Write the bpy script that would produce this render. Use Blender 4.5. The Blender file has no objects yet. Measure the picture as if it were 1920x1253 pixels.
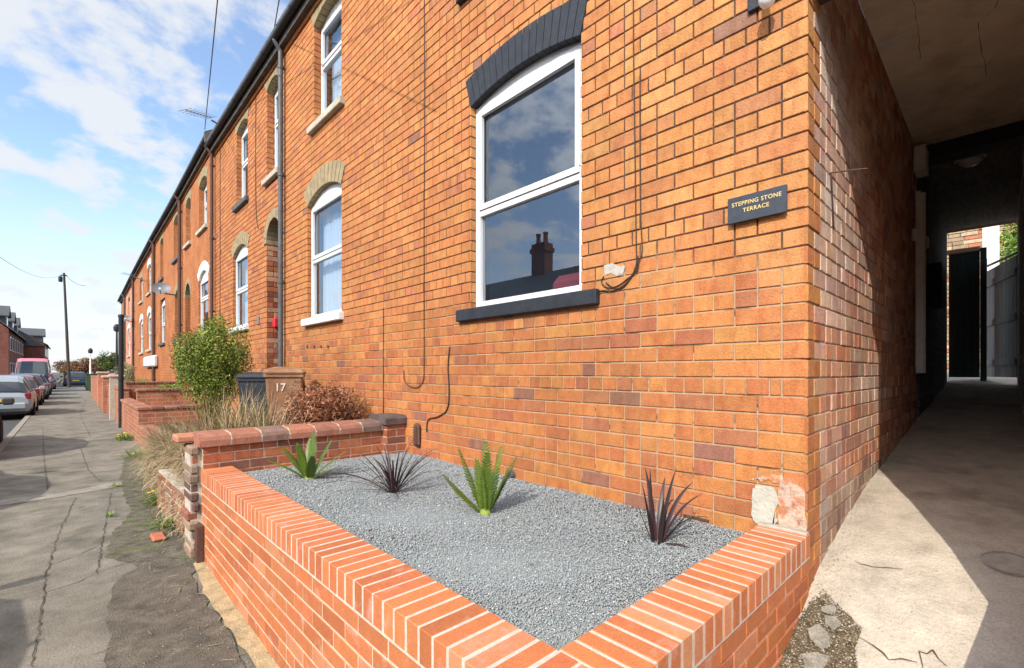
import bpy, math, random
import numpy as np
from mathutils import Vector, Matrix
R=random.Random(7)
NR=np.random.RandomState(11)
SC=bpy.context.scene
# ---------------------------------------------------------------- camera
H=1.51; CX=-2.6
F=876.0; VX=125.0; HZ=698.0
th=math.atan((960-VX)/F)
cam=bpy.data.cameras.new('camera'); camo=bpy.data.objects.new('camera',cam); SC.collection.objects.link(camo)
cam.sensor_width=36; cam.lens=36*F/1920; cam.shift_y=(HZ-626.5)/1920
cam.clip_start=0.05; cam.clip_end=6000
camo.location=(CX,0,H); camo.rotation_euler=(math.pi/2,0,-th)
SC.camera=camo
SC.cycles.max_bounces=14; SC.cycles.diffuse_bounces=8; SC.cycles.transparent_max_bounces=16
# ---------------------------------------------------------------- light
SUN=Vector((1,.38,-.80)).normalized()
sl=bpy.data.lights.new('sun','SUN'); sl.energy=2.5; sl.angle=math.radians(.5); sl.color=(1,.93,.82)
so=bpy.data.objects.new('sun',sl); SC.collection.objects.link(so); so.rotation_euler=SUN.to_track_quat('-Z','Y').to_euler(); so.location=(-20,-8,30)
W=bpy.data.worlds.new('World'); SC.world=W; W.use_nodes=True
nt=W.node_tree; N=nt.nodes; L=nt.links; N.clear()
def nd(t,**k):
    n=N.new(t)
    for a,b in k.items(): setattr(n,a,b)
    return n
out=nd('ShaderNodeOutputWorld'); sky=nd('ShaderNodeTexSky',sky_type='NISHITA',sun_disc=False,sun_elevation=math.asin(-SUN.z),sun_rotation=math.atan2(-SUN.x,-SUN.y))
sky.air_density=1.0; sky.dust_density=0.6; sky.ozone_density=2.0
hs=nd('ShaderNodeHueSaturation'); hs.inputs['Saturation'].default_value=1.0
b1=nd('ShaderNodeBackground'); b1.inputs['Strength'].default_value=.15
L.new(sky.outputs[0],hs.inputs['Color']); L.new(hs.outputs[0],b1.inputs['Color'])
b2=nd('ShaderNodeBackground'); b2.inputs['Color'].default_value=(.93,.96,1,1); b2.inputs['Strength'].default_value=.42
tc=nd('ShaderNodeTexCoord'); sp=nd('ShaderNodeSeparateXYZ'); L.new(tc.outputs['Generated'],sp.inputs[0])
def mth(op,a,b=None,clamp=False):
    m=nd('ShaderNodeMath',operation=op,use_clamp=clamp)
    for i,q in enumerate((a,b)):
        if q is None: continue
        if isinstance(q,(int,float)): m.inputs[i].default_value=q
        else: L.new(q,m.inputs[i])
    return m.outputs[0]
zz=mth('ADD',mth('MAXIMUM',sp.outputs[2],0.0),.34)
cv=nd('ShaderNodeCombineXYZ'); L.new(mth('DIVIDE',sp.outputs[0],zz),cv.inputs[0]); L.new(mth('DIVIDE',sp.outputs[1],zz),cv.inputs[1])
n1=nd('ShaderNodeTexNoise'); n1.inputs['Scale'].default_value=6.2; n1.inputs['Detail'].default_value=9; n1.inputs['Roughness'].default_value=.58; n1.inputs['Distortion'].default_value=.1
n2=nd('ShaderNodeTexNoise'); n2.inputs['Scale'].default_value=1.3; n2.inputs['Detail'].default_value=3
L.new(cv.outputs[0],n1.inputs['Vector']); L.new(cv.outputs[0],n2.inputs['Vector'])
sm=mth('ADD',mth('MULTIPLY',n1.outputs[0],.75),mth('MULTIPLY',n2.outputs[0],.25))
mr=nd('ShaderNodeMapRange',interpolation_type='SMOOTHSTEP'); mr.inputs[1].default_value=.435; mr.inputs[2].default_value=.585; mr.inputs[3].default_value=0; mr.inputs[4].default_value=.92
L.new(sm,mr.inputs[0])
hz=nd('ShaderNodeMapRange',interpolation_type='SMOOTHSTEP'); hz.inputs[1].default_value=.0; hz.inputs[2].default_value=.33; hz.inputs[3].default_value=.86; hz.inputs[4].default_value=.06
L.new(sp.outputs[2],hz.inputs[0])
cl=mth('MAXIMUM',mr.outputs[0],hz.outputs[0])
# out-of-view cloud and haze glow towards the sun, added to light the passage
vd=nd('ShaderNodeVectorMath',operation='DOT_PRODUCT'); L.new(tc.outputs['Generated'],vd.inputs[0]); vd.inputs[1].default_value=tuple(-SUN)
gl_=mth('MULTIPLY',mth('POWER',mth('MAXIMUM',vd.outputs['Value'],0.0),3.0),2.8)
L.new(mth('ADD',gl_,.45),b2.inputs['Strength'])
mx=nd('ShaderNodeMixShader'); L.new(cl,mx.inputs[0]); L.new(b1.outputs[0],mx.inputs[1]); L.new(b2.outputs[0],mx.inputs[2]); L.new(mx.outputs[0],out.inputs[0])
SC.view_settings.view_transform='Standard'; SC.view_settings.look='None'; SC.view_settings.exposure=1.06; SC.view_settings.gamma=1
# ---------------------------------------------------------------- materials
MATS={}
def srgb(r,g,b):
    f=lambda c:(c/255/12.92 if c/255<=.04045 else ((c/255+.055)/1.055)**2.4)
    return (f(r),f(g),f(b))
def mat(name,col=(.5,.5,.5),rough=.8,var=.15,sc=8,bump=.0,bsc=60,col2=None,c2sc=3,c2lo=.5,c2hi=.65,attr=False,metal=0,spec=.3,stretch=(1,1,1),speck=0,ssc=140):
    """general surface: base colour (or per-face colour attribute) x noise, optional second colour in patches, bump"""
    if name in MATS: return MATS[name]
    m=bpy.data.materials.new(name); m.use_nodes=True; t=m.node_tree; n=t.nodes; l=t.links
    p=n['Principled BSDF']; p.inputs['Roughness'].default_value=rough; p.inputs['Metallic'].default_value=metal
    p.inputs['Specular IOR Level'].default_value=spec
    tc=n.new('ShaderNodeTexCoord'); mp=n.new('ShaderNodeMapping'); mp.inputs['Scale'].default_value=stretch; l.new(tc.outputs['Object'],mp.inputs[0])
    if attr:
        a=n.new('ShaderNodeAttribute'); a.attribute_name='Col'; c=a.outputs['Color']
    else:
        a=n.new('ShaderNodeRGB'); a.outputs[0].default_value=(*col,1); c=a.outputs[0]
    if col2:
        z=n.new('ShaderNodeTexNoise'); z.inputs['Scale'].default_value=c2sc; z.inputs['Detail'].default_value=7; z.inputs['Roughness'].default_value=.6; l.new(mp.outputs[0],z.inputs['Vector'])
        r=n.new('ShaderNodeMapRange'); r.inputs[1].default_value=c2lo; r.inputs[2].default_value=c2hi; l.new(z.outputs[0],r.inputs[0])
        x=n.new('ShaderNodeMix'); x.data_type='RGBA'; l.new(r.outputs[0],x.inputs[0]); l.new(c,x.inputs[6]); x.inputs[7].default_value=(*col2,1); c=x.outputs[2]
    if var:
        z=n.new('ShaderNodeTexNoise'); z.inputs['Scale'].default_value=sc; z.inputs['Detail'].default_value=8; z.inputs['Roughness'].default_value=.65; l.new(mp.outputs[0],z.inputs['Vector'])
        r=n.new('ShaderNodeMapRange'); r.inputs[1].default_value=.25; r.inputs[2].default_value=.75; r.inputs[3].default_value=1-var*1.6; r.inputs[4].default_value=1+var*1.3; l.new(z.outputs[0],r.inputs[0])
        x=n.new('ShaderNodeMix'); x.data_type='RGBA'; x.blend_type='MULTIPLY'; x.inputs[0].default_value=1; l.new(c,x.inputs[6]); l.new(r.outputs[0],x.inputs[7]); c=x.outputs[2]
    if speck:
        z=n.new('ShaderNodeTexNoise'); z.inputs['Scale'].default_value=ssc; z.inputs['Detail'].default_value=3; l.new(tc.outputs['Object'],z.inputs['Vector'])
        r=n.new('ShaderNodeMapRange'); r.inputs[1].default_value=.36; r.inputs[2].default_value=.64; r.inputs[3].default_value=1-speck; r.inputs[4].default_value=1+speck; l.new(z.outputs[0],r.inputs[0])
        x=n.new('ShaderNodeMix'); x.data_type='RGBA'; x.blend_type='MULTIPLY'; x.inputs[0].default_value=1; l.new(c,x.inputs[6]); l.new(r.outputs[0],x.inputs[7]); c=x.outputs[2]
    l.new(c,p.inputs['Base Color'])
    if bump:
        z=n.new('ShaderNodeTexNoise'); z.inputs['Scale'].default_value=bsc; z.inputs['Detail'].default_value=6; l.new(tc.outputs['Object'],z.inputs['Vector'])
        b=n.new('ShaderNodeBump'); b.inputs['Strength'].default_value=bump; b.inputs['Distance'].default_value=.01; l.new(z.outputs[0],b.inputs['Height']); l.new(b.outputs[0],p.inputs['Normal'])
    MATS[name]=m; return m
def extra(m): return m.node_tree, m.node_tree.nodes, m.node_tree.links
# brick faces (per brick colour comes from the mesh)
M_brick=mat('brick_face',rough=.85,attr=True,var=.13,sc=14,bump=.4,bsc=90,speck=.10,ssc=110)
t,n,l=extra(M_brick)      # darker kiss marks and pale bloom inside the bricks
P=n['Principled BSDF']; src=P.inputs['Base Color'].links[0].from_socket
tcn=[q for q in n if q.type=='TEX_COORD'][0]
za=n.new('ShaderNodeTexNoise'); za.inputs['Scale'].default_value=7; za.inputs['Detail'].default_value=5; za.inputs['Roughness'].default_value=.7
ma=n.new('ShaderNodeMapping'); ma.inputs['Scale'].default_value=(2.2,2.2,.7); l.new(tcn.outputs['Object'],ma.inputs[0]); l.new(ma.outputs[0],za.inputs['Vector'])
ra=n.new('ShaderNodeMapRange'); ra.inputs[1].default_value=.47; ra.inputs[2].default_value=.70; ra.inputs[4].default_value=.75; l.new(za.outputs[0],ra.inputs[0])
xa=n.new('ShaderNodeMix'); xa.data_type='RGBA'; xa.blend_type='MULTIPLY'; l.new(ra.outputs[0],xa.inputs[0]); l.new(src,xa.inputs[6]); xa.inputs[7].default_value=(.78,.56,.52,1)
zb=n.new('ShaderNodeTexNoise'); zb.inputs['Scale'].default_value=70; zb.inputs['Detail'].default_value=2; l.new(tcn.outputs['Object'],zb.inputs['Vector'])
rb=n.new('ShaderNodeMapRange'); rb.inputs[1].default_value=.68; rb.inputs[2].default_value=.74; rb.inputs[4].default_value=.7; l.new(zb.outputs[0],rb.inputs[0])
xb=n.new('ShaderNodeMix'); xb.data_type='RGBA'; l.new(rb.outputs[0],xb.inputs[0]); l.new(xa.outputs[2],xb.inputs[6]); xb.inputs[7].default_value=(.12,.045,.025,1)
zc_=n.new('ShaderNodeTexNoise'); zc_.inputs['Scale'].default_value=.9; zc_.inputs['Detail'].default_value=6; zc_.inputs['Roughness'].default_value=.65; l.new(tcn.outputs['Object'],zc_.inputs['Vector'])
rc=n.new('ShaderNodeMapRange'); rc.inputs[1].default_value=.3; rc.inputs[2].default_value=.7; rc.inputs[3].default_value=.80; rc.inputs[4].default_value=1.14; l.new(zc_.outputs[0],rc.inputs[0])
xc=n.new('ShaderNodeMix'); xc.data_type='RGBA'; xc.blend_type='MULTIPLY'; xc.inputs[0].default_value=1; l.new(xb.outputs[2],xc.inputs[6]); l.new(rc.outputs[0],xc.inputs[7])
l.new(xc.outputs[2],P.inputs['Base Color'])
M_newbrick=mat('planter_brick_face',rough=.75,attr=True,var=.08,sc=20,bump=.2,bsc=120,speck=.09,col2=(.50,.33,.26),c2sc=13,c2lo=.56,c2hi=.86)
# house mortar: dark pointing high up, repointed pale below
M_mortar=mat('house_mortar',(.10,.058,.038),.95,.3,30,.5,150)
t,n,l=extra(M_mortar); P=n['Principled BSDF']; src=P.inputs['Base Color'].links[0].from_socket
g=n.new('ShaderNodeNewGeometry'); s=n.new('ShaderNodeSeparateXYZ'); l.new(g.outputs['Position'],s.inputs[0])
z=n.new('ShaderNodeTexNoise'); z.inputs['Scale'].default_value=1.6; z.inputs['Detail'].default_value=4; l.new(g.outputs['Position'],z.inputs['Vector'])
a1=n.new('ShaderNodeMath'); a1.operation='MULTIPLY_ADD'; l.new(z.outputs[0],a1.inputs[0]); a1.inputs[1].default_value=.7; l.new(s.outputs[2],a1.inputs[2])
r=n.new('ShaderNodeMapRange'); r.inputs[1].default_value=2.40; r.inputs[2].default_value=2.52; l.new(a1.outputs[0],r.inputs[0])
x=n.new('ShaderNodeMix'); x.data_type='RGBA'; l.new(r.outputs[0],x.inputs[0]); x.inputs[6].default_value=(.40,.275,.17,1); l.new(src,x.inputs[7])
mq=n.new('ShaderNodeMapping'); mq.inputs['Scale'].default_value=(2.2,2.2,9); l.new(g.outputs['Position'],mq.inputs[0]); zq=n.new('ShaderNodeTexNoise'); zq.inputs['Scale'].default_value=1.3; zq.inputs['Detail'].default_value=4; l.new(mq.outputs[0],zq.inputs['Vector'])
rq=n.new('ShaderNodeMapRange'); rq.inputs[1].default_value=.58; rq.inputs[2].default_value=.66; rq.inputs[4].default_value=.85; l.new(zq.outputs[0],rq.inputs[0])
xq_=n.new('ShaderNodeMix'); xq_.data_type='RGBA'; l.new(rq.outputs[0],xq_.inputs[0]); l.new(x.outputs[2],xq_.inputs[6]); xq_.inputs[7].default_value=(.10,.06,.04,1); l.new(xq_.outputs[2],P.inputs['Base Color'])
M_cream=mat('cream_mortar',(.56,.43,.31),.95,.15,25,.4,200)
M_sidemortar=mat('side_wall_mortar',(.50,.43,.35),.95,.3,14,.5,120,col2=(.22,.17,.13),c2sc=5,c2lo=.52,c2hi=.70)
def brick_shader(name,c1,c2,mo,scale=1.0,axis='y',rough=.9):
    m=bpy.data.materials.new(name); m.use_nodes=True; t=m.node_tree; n=t.nodes; l=t.links; p=n['Principled BSDF']; p.inputs['Roughness'].default_value=rough; p.inputs['Specular IOR Level'].default_value=.2
    g=n.new('ShaderNodeNewGeometry'); s=n.new('ShaderNodeSeparateXYZ'); l.new(g.outputs['Position'],s.inputs[0])
    ad=n.new('ShaderNodeMath'); ad.operation='ADD'; l.new(s.outputs[0],ad.inputs[0]); l.new(s.outputs[1],ad.inputs[1])
    c=n.new('ShaderNodeCombineXYZ'); l.new(ad.outputs[0],c.inputs[0]); l.new(s.outputs[2],c.inputs[1])
    b=n.new('ShaderNodeTexBrick'); b.inputs['Scale'].default_value=1; b.inputs['Brick Width'].default_value=.229; b.inputs['Row Height'].default_value=.0925; b.inputs['Mortar Size'].default_value=.006; b.inputs['Mortar Smooth'].default_value=.1
    b.inputs['Color1'].default_value=(*c1,1); b.inputs['Color2'].default_value=(*c2,1); b.inputs['Mortar'].default_value=(*mo,1); l.new(c.outputs[0],b.inputs['Vector'])
    z=n.new('ShaderNodeTexNoise'); z.inputs['Scale'].default_value=1.7; z.inputs['Detail'].default_value=8; z.inputs['Roughness'].default_value=.7; l.new(g.outputs['Position'],z.inputs['Vector'])
    r=n.new('ShaderNodeMapRange'); r.inputs[1].default_value=.3; r.inputs[2].default_value=.7; r.inputs[3].default_value=.7; r.inputs[4].default_value=1.2; l.new(z.outputs[0],r.inputs[0])
    x=n.new('ShaderNodeMix'); x.data_type='RGBA'; x.blend_type='MULTIPLY'; x.inputs[0].default_value=1; l.new(b.outputs[0],x.inputs[6]); l.new(r.outputs[0],x.inputs[7]); l.new(x.outputs[2],p.inputs['Base Color'])
    bu=n.new('ShaderNodeBump'); bu.inputs['Strength'].default_value=.6; bu.inputs['Distance'].default_value=.008; bu.invert=True; l.new(b.outputs['Fac'],bu.inputs['Height']); l.new(bu.outputs[0],p.inputs['Normal'])
    MATS[name]=m; return m
M_farbrick=brick_shader('terrace_brick',(.43,.16,.055),(.37,.128,.047),(.19,.095,.057))
M_farbrickpink=brick_shader('pale_terrace_brick',(.62,.27,.16),(.55,.22,.13),(.35,.2,.14))
M_oldbrick=brick_shader('garden_wall_brick',(.42,.15,.075),(.30,.11,.065),(.36,.30,.22))
M_darkbrick=brick_shader('dark_painted_brick',(.12,.12,.122),(.15,.147,.145),(.07,.07,.07))
M_bouncebrick=brick_shader('pale_bounce_brick',(.80,.76,.68),(.76,.70,.60),(.6,.55,.48))  # pale tone chosen to bounce light, not a known finish
M_redhouse=brick_shader('red_house_brick',(.22,.07,.045),(.16,.05,.035),(.16,.12,.10))
M_white=mat('white_window_plastic',(.62,.62,.61),.35,.03,3,spec=.5)
M_whiteold=mat('weathered_white_paint',(.68,.66,.61),.7,.12,8)
M_blackpaint=mat('charcoal_masonry_paint',(.024,.027,.034),.6,.25,12,.3,80)
M_stone=mat('khaki_stone',(.30,.235,.13),.9,.25,9,.4,60,col2=(.25,.2,.12),c2sc=6)
M_sillstone=mat('pale_sill_stone',(.42,.375,.30),.9,.2,7,.3,60)
M_pipe=mat('dark_grey_pipe',(.085,.088,.09),.55,.3,6)
M_gutter=mat('black_gutter',(.022,.022,.023),.5,.2,6)
M_slate=mat('roof_slate',(.085,.088,.095),.7,.3,12,.4,20)
M_soffit=mat('eaves_board',(.10,.09,.08),.8,.3,6)
M_render=mat('white_render',(.72,.66,.62),.9,.1,5)
M_room=mat('room_plaster',(.42,.45,.50),.9,.05,2)
M_curt=mat('net_curtain',(.55,.57,.60),.95,.12,3,stretch=(1,30,.5))
M_black=mat('black_cable',(.045,.025,.018),.6,.1,5)
M_rust=mat('brown_iron',(.10,.05,.035),.8,.3,40)
M_concrete=mat('passage_ceiling_concrete',(.86,.78,.62),.95,.12,2.2,.5,30,col2=(.64,.55,.42),c2sc=2.4,c2lo=.50,c2hi=.68)
M_darkceil=mat('sooty_ceiling_board',(.25,.24,.23),.9,.3,5,.4,30,stretch=(1,6,1))
M_drive=mat('driveway_concrete',(.45,.39,.31),.95,.16,7,.7,50,col2=(.29,.25,.20),c2sc=3.0,c2lo=.50,c2hi=.72,speck=.12)
M_dirt=mat('stony_dirt',(.13,.095,.055),1,.6,35,1,60,col2=(.30,.24,.16),c2sc=50,c2lo=.58,c2hi=.66)
M_flag=mat('broken_flagstone',(.25,.23,.19),.95,.3,14,.8,60,speck=.2)
M_pave=mat('pavement_concrete',(.19,.170,.134),.95,.32,3,.7,70,speck=.16,col2=(.125,.115,.085),c2sc=1.3,c2lo=.48,c2hi=.68)
M_tarm=mat('tarmac_patch',(.118,.101,.077),.97,.38,7,.9,120,col2=(.20,.175,.135),c2sc=5,c2lo=.58,c2hi=.72,speck=.28,ssc=170)
M_moss=mat('mossy_dirt',(.115,.10,.072),1,.4,9,.8,60,speck=.2,col2=(.105,.115,.05),c2sc=5,c2lo=.52,c2hi=.62)
M_sand=mat('sandy_strip',(.40,.30,.165),1,.25,12,.8,80,speck=.15,col2=(.27,.22,.16),c2sc=8,c2lo=.52,c2hi=.72)
M_asph=mat('road_asphalt',(.07,.068,.066),.95,.25,20,.6,90)
M_kerb=mat('kerb_stone',(.26,.23,.185),.9,.25,6,.4,60)
M_earth=mat('distant_ground',(.10,.10,.06),1,.3,.2)
M_crack=mat('crack_line',(.075,.06,.042),1,.3,20)
M_gravel=mat('grey_slate_chippings',rough=.85,attr=True,var=.12,sc=60)
M_gravbase=mat('gravel_bed',(.25,.27,.27),1,.5,150,.8,200)
M_patch=mat('white_render_patch',(.42,.395,.33),.95,.12,9,.7,60)
M_blade=mat('leaf_blade',rough=.45,attr=True,var=.10,sc=20,spec=.4)
M_leaf=mat('foliage',rough=.6,attr=True,var=.08,sc=20)
M_bark=mat('bark',(.11,.075,.045),.95,.3,25,.4,50)
M_soil=mat('garden_soil',(.10,.075,.045),1,.4,12,.8,40)
M_glassl=mat('lamp_glass',(.75,.76,.76),.1,.0,spec=.8)
M_gold=mat('gold_lettering',(.62,.46,.18),.45,0)
M_plaque=mat('plaque_slate',(.040,.047,.062),.45,.15,30)
M_metalw=mat('white_painted_metal',(.74,.74,.70),.5,.1,10)
M_dish=mat('grey_dish_metal',(.16,.16,.17),.5,.15,8)
M_red=mat('red_plastic',(.50,.02,.03),.4,.05)
M_pink=mat('crimson_sofa_fabric',(.26,.045,.06),.9,.1)
M_bbin=mat('brown_bin_plastic',(.24,.12,.06),.6,.25,5,col2=(.33,.22,.13),c2sc=4,c2lo=.52,c2hi=.75)
M_kbin=mat('black_bin_plastic',(.028,.034,.042),.5,.2,10)
M_cab=mat('green_cabinet_paint',(.045,.085,.045),.6,.15,8)
M_wood=mat('grey_weathered_wood',(.48,.44,.39),.9,.2,6,.4,30,stretch=(1,1,.15))
M_gateg=mat('dark_green_gate_paint',(.03,.065,.085),.35,.3,4,stretch=(1,1,.2))
M_polew=mat('creosoted_pole',(.055,.045,.035),.85,.25,8)
M_tyre=mat('tyre_rubber',(.012,.012,.012),.9,.1)
M_rim=mat('alloy_rim',(.35,.35,.36),.35,.1,metal=.6)
M_lampred=mat('red_lamp_lens',(.20,.012,.015),.2,0,spec=.6)
M_platey=mat('yellow_number_plate',(.75,.50,.03),.4,0)
M_cglass=mat('car_glass',(.012,.016,.020),.05,0,spec=.9)
M_cover=mat('cast_iron_cover',(.36,.32,.27),.5,.2,20,.5,60)
M_cloth=mat('dark_clothing',(.03,.025,.03),.9,.1)
def glass(name,refl=.17):
    m=bpy.data.materials.new(name); m.use_nodes=True; t=m.node_tree; n=t.nodes; l=t.links; n.remove(n['Principled BSDF'])
    o=n['Material Output']; a=n.new('ShaderNodeBsdfTransparent'); a.inputs[0].default_value=(.72,.80,.86,1); b=n.new('ShaderNodeBsdfGlossy'); b.inputs['Roughness'].default_value=.0; b.inputs[0].default_value=(.85,.92,1,1)
    f=n.new('ShaderNodeLayerWeight'); pw=n.new('ShaderNodeMath'); pw.operation='POWER'; pw.inputs[1].default_value=4.2; l.new(f.outputs['Facing'],pw.inputs[0]); f.inputs[0].default_value=.5
    r=n.new('ShaderNodeMath'); r.operation='MULTIPLY_ADD'; r.use_clamp=True; r.inputs[1].default_value=.9; r.inputs[2].default_value=refl; l.new(pw.outputs[0],r.inputs[0])
    x=n.new('ShaderNodeMixShader'); l.new(r.outputs[0],x.inputs[0]); l.new(a.outputs[0],x.inputs[1]); l.new(b.outputs[0],x.inputs[2]); l.new(x.outputs[0],o.inputs[0]); return m
M_glass=glass('window_glass')
# ---------------------------------------------------------------- builders
ORG={}
def link(o): SC.collection.objects.link(o)
def tag(o,label=None,cat=None,group=None,kind=None):
    if label: o['label']=label
    if cat: o['category']=cat
    if group: o['group']=group
    if kind: o['kind']=kind
    return o
def thing(name,label,cat,loc=(0,0,0),group=None):
    o=bpy.data.objects.new(name,None); link(o); o.location=loc; o.empty_display_size=.2; ORG[o.name]=Vector(loc); tag(o,label,cat,group); return o
class MB:
    def __init__(s): s.v=[];s.f=[];s.c=[]
    def face(s,idx,c=None): s.f.append(idx); s.c.append(c or (1,1,1))
    def quad(s,a,b,c_,d,c=None):
        k=len(s.v); s.v+= [a,b,c_,d]; s.face((k,k+1,k+2,k+3),c)
    def poly(s,pts,c=None):
        k=len(s.v); s.v+=list(pts); s.face(tuple(range(k,k+len(pts))),c)
    def box(s,x0,x1,y0,y1,z0,z1,c=None):
        k=len(s.v)
        s.v+=[(x0,y0,z0),(x1,y0,z0),(x1,y1,z0),(x0,y1,z0),(x0,y0,z1),(x1,y0,z1),(x1,y1,z1),(x0,y1,z1)]
        for q in ((0,3,2,1),(4,5,6,7),(0,1,5,4),(1,2,6,5),(2,3,7,6),(3,0,4,7)): s.face(tuple(k+i for i in q),c)
    def cbox(s,x0,x1,y0,y1,z0,z1,b=.01,c=None):
        "box with chamfered edges all round"
        b=min(b,(x1-x0)*.45,(y1-y0)*.45,(z1-z0)*.45)
        pts=[]
        for sx in (0,1):
            for sy in (0,1):
                for sz in (0,1):
                    X=(x0,x1)[sx];Y=(y0,y1)[sy];Z=(z0,z1)[sz];dx=b*(1-2*sx);dy=b*(1-2*sy);dz=b*(1-2*sz)
                    pts+=[(X,Y+dy,Z+dz),(X+dx,Y,Z+dz),(X+dx,Y+dy,Z)]
        k=len(s.v); s.v+=pts
        I=lambda sx,sy,sz,a: k+((sx*2+sy)*2+sz)*3+a
        for sx in (0,1): s.face((I(sx,0,0,0),I(sx,1,0,0),I(sx,1,1,0),I(sx,0,1,0)),c)
        for sy in (0,1): s.face((I(0,sy,0,1),I(1,sy,0,1),I(1,sy,1,1),I(0,sy,1,1)),c)
        for sz in (0,1): s.face((I(0,0,sz,2),I(1,0,sz,2),I(1,1,sz,2),I(0,1,sz,2)),c)
        for sx in (0,1):
            for sy in (0,1): s.face((I(sx,sy,0,0),I(sx,sy,1,0),I(sx,sy,1,1),I(sx,sy,0,1)),c)
            for sz in (0,1): s.face((I(sx,0,sz,0),I(sx,1,sz,0),I(sx,1,sz,2),I(sx,0,sz,2)),c)
        for sy in (0,1):
            for sz in (0,1): s.face((I(0,sy,sz,1),I(1,sy,sz,1),I(1,sy,sz,2),I(0,sy,sz,2)),c)
        for sx in (0,1):
            for sy in (0,1):
                for sz in (0,1): s.face((I(sx,sy,sz,0),I(sx,sy,sz,1),I(sx,sy,sz,2)),c)
    def prism(s,pts,d,c=None):
        "closed outline pts (list of 3d points) extruded by vector d"
        k=len(s.v); n_=len(pts); s.v+=[tuple(p) for p in pts]+[tuple(Vector(p)+Vector(d)) for p in pts]
        s.face(tuple(range(k,k+n_)),c); s.face(tuple(range(k+2*n_-1,k+n_-1,-1)),c)
        for i in range(n_): j=(i+1)%n_; s.face((k+i,k+n_+i,k+n_+j,k+j),c)
    def tube(s,path,r,n=8,c=None,cap=True):
        k0=len(s.v); path=[Vector(p) for p in path]; m=len(path)
        rs=r if isinstance(r,(list,tuple)) else [r]*m
        up=None
        for i,p in enumerate(path):
            d=(path[min(i+1,m-1)]-path[max(i-1,0)]).normalized()
            if up is None:
                up=Vector((0,0,1)) if abs(d.z)<.9 else Vector((1,0,0))
            a=d.cross(up).normalized(); b=a.cross(d).normalized(); up=b
            for j in range(n):
                w=2*math.pi*j/n; s.v.append(tuple(p+(a*math.cos(w)+b*math.sin(w))*rs[i]))
        for i in range(m-1):
            for j in range(n):
                q=(j+1)%n; s.face((k0+i*n+j,k0+i*n+q,k0+(i+1)*n+q,k0+(i+1)*n+j),c)
        if cap: s.face(tuple(k0+j for j in range(n)),c); s.face(tuple(k0+(m-1)*n+j for j in range(n-1,-1,-1)),c)
    def lathe(s,prof,ctr,n=20,axis='z',c=None):
        k0=len(s.v); m=len(prof)
        for (r,h) in prof:
            for j in range(n):
                w=2*math.pi*j/n; a,b=r*math.cos(w),r*math.sin(w)
                p={'z':(a,b,h),'x':(h,a,b),'y':(a,h,b)}[axis]; s.v.append((ctr[0]+p[0],ctr[1]+p[1],ctr[2]+p[2]))
        for i in range(m-1):
            for j in range(n):
                q=(j+1)%n; s.face((k0+i*n+j,k0+i*n+q,k0+(i+1)*n+q,k0+(i+1)*n+j),c)
        s.face(tuple(k0+j for j in range(n)),c); s.face(tuple(k0+(m-1)*n+j for j in range(n)),c)
    def build(s,name,m,parent=None,org=None,smooth=False,fixn=True):
        o_=ORG.get(parent.name,Vector()) if parent else Vector(org or (0,0,0))
        me=bpy.data.meshes.new(name); me.from_pydata([(p[0]-o_[0],p[1]-o_[1],p[2]-o_[2]) for p in s.v],[],s.f)
        if any(c!=(1,1,1) for c in s.c):
            at=me.color_attributes.new('Col','FLOAT_COLOR','CORNER'); a=[]
            for f,c in zip(s.f,s.c): a+=[c[0],c[1],c[2],1.0]*len(f)
            at.data.foreach_set('color',a)
        me.materials.append(m); me.validate(); 
        if fixn:
            import bmesh
            b=bmesh.new(); b.from_mesh(me); bmesh.ops.recalc_face_normals(b,faces=b.faces); b.to_mesh(me); b.free()
        if smooth: me.polygons.foreach_set('use_smooth',[True]*len(me.polygons))
        me.update(); o=bpy.data.objects.new(name,me); link(o)
        if parent: o.parent=parent; ORG[o.name]=o_
        else: o.location=o_; ORG[o.name]=Vector(o_)
        return o
def np_mesh(name,V,Fc,m,parent=None,col=None,smooth=False,org=None):
    "V (n,3) array, Fc (k,3|4) array, col (k,3) per-face colours"
    o_=ORG.get(parent.name,Vector()) if parent else Vector(org or (0,0,0))
    V=(V-np.array(o_)).astype(np.float32); me=bpy.data.meshes.new(name); k=Fc.shape[1]; nf=len(Fc)
    me.vertices.add(len(V)); me.vertices.foreach_set('co',V.ravel())
    me.loops.add(nf*k); me.loops.foreach_set('vertex_index',Fc.ravel().astype(np.int32))
    me.polygons.add(nf); me.polygons.foreach_set('loop_start',np.arange(0,nf*k,k,dtype=np.int32)); me.polygons.foreach_set('loop_total',np.full(nf,k,np.int32))
    me.update(calc_edges=True); me.validate()
    if col is not None:
        at=me.color_attributes.new('Col','FLOAT_COLOR','CORNER'); a=np.ones((nf,k,4),np.float32); a[:,:,:3]=col[:,None,:]; at.data.foreach_set('color',a.ravel())
    if smooth: me.polygons.foreach_set('use_smooth',[True]*nf)
    me.materials.append(m); o=bpy.data.objects.new(name,me); link(o)
    if parent: o.parent=parent; ORG[o.name]=o_
    else: o.location=o_; ORG[o.name]=Vector(o_)
    return o
def jit(c,a=.08,b=.04):
    k=(1+R.uniform(-a,a))*.76; return tuple(max(0.004,q*k*(1+R.uniform(-b,b))) for q in c)
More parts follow.
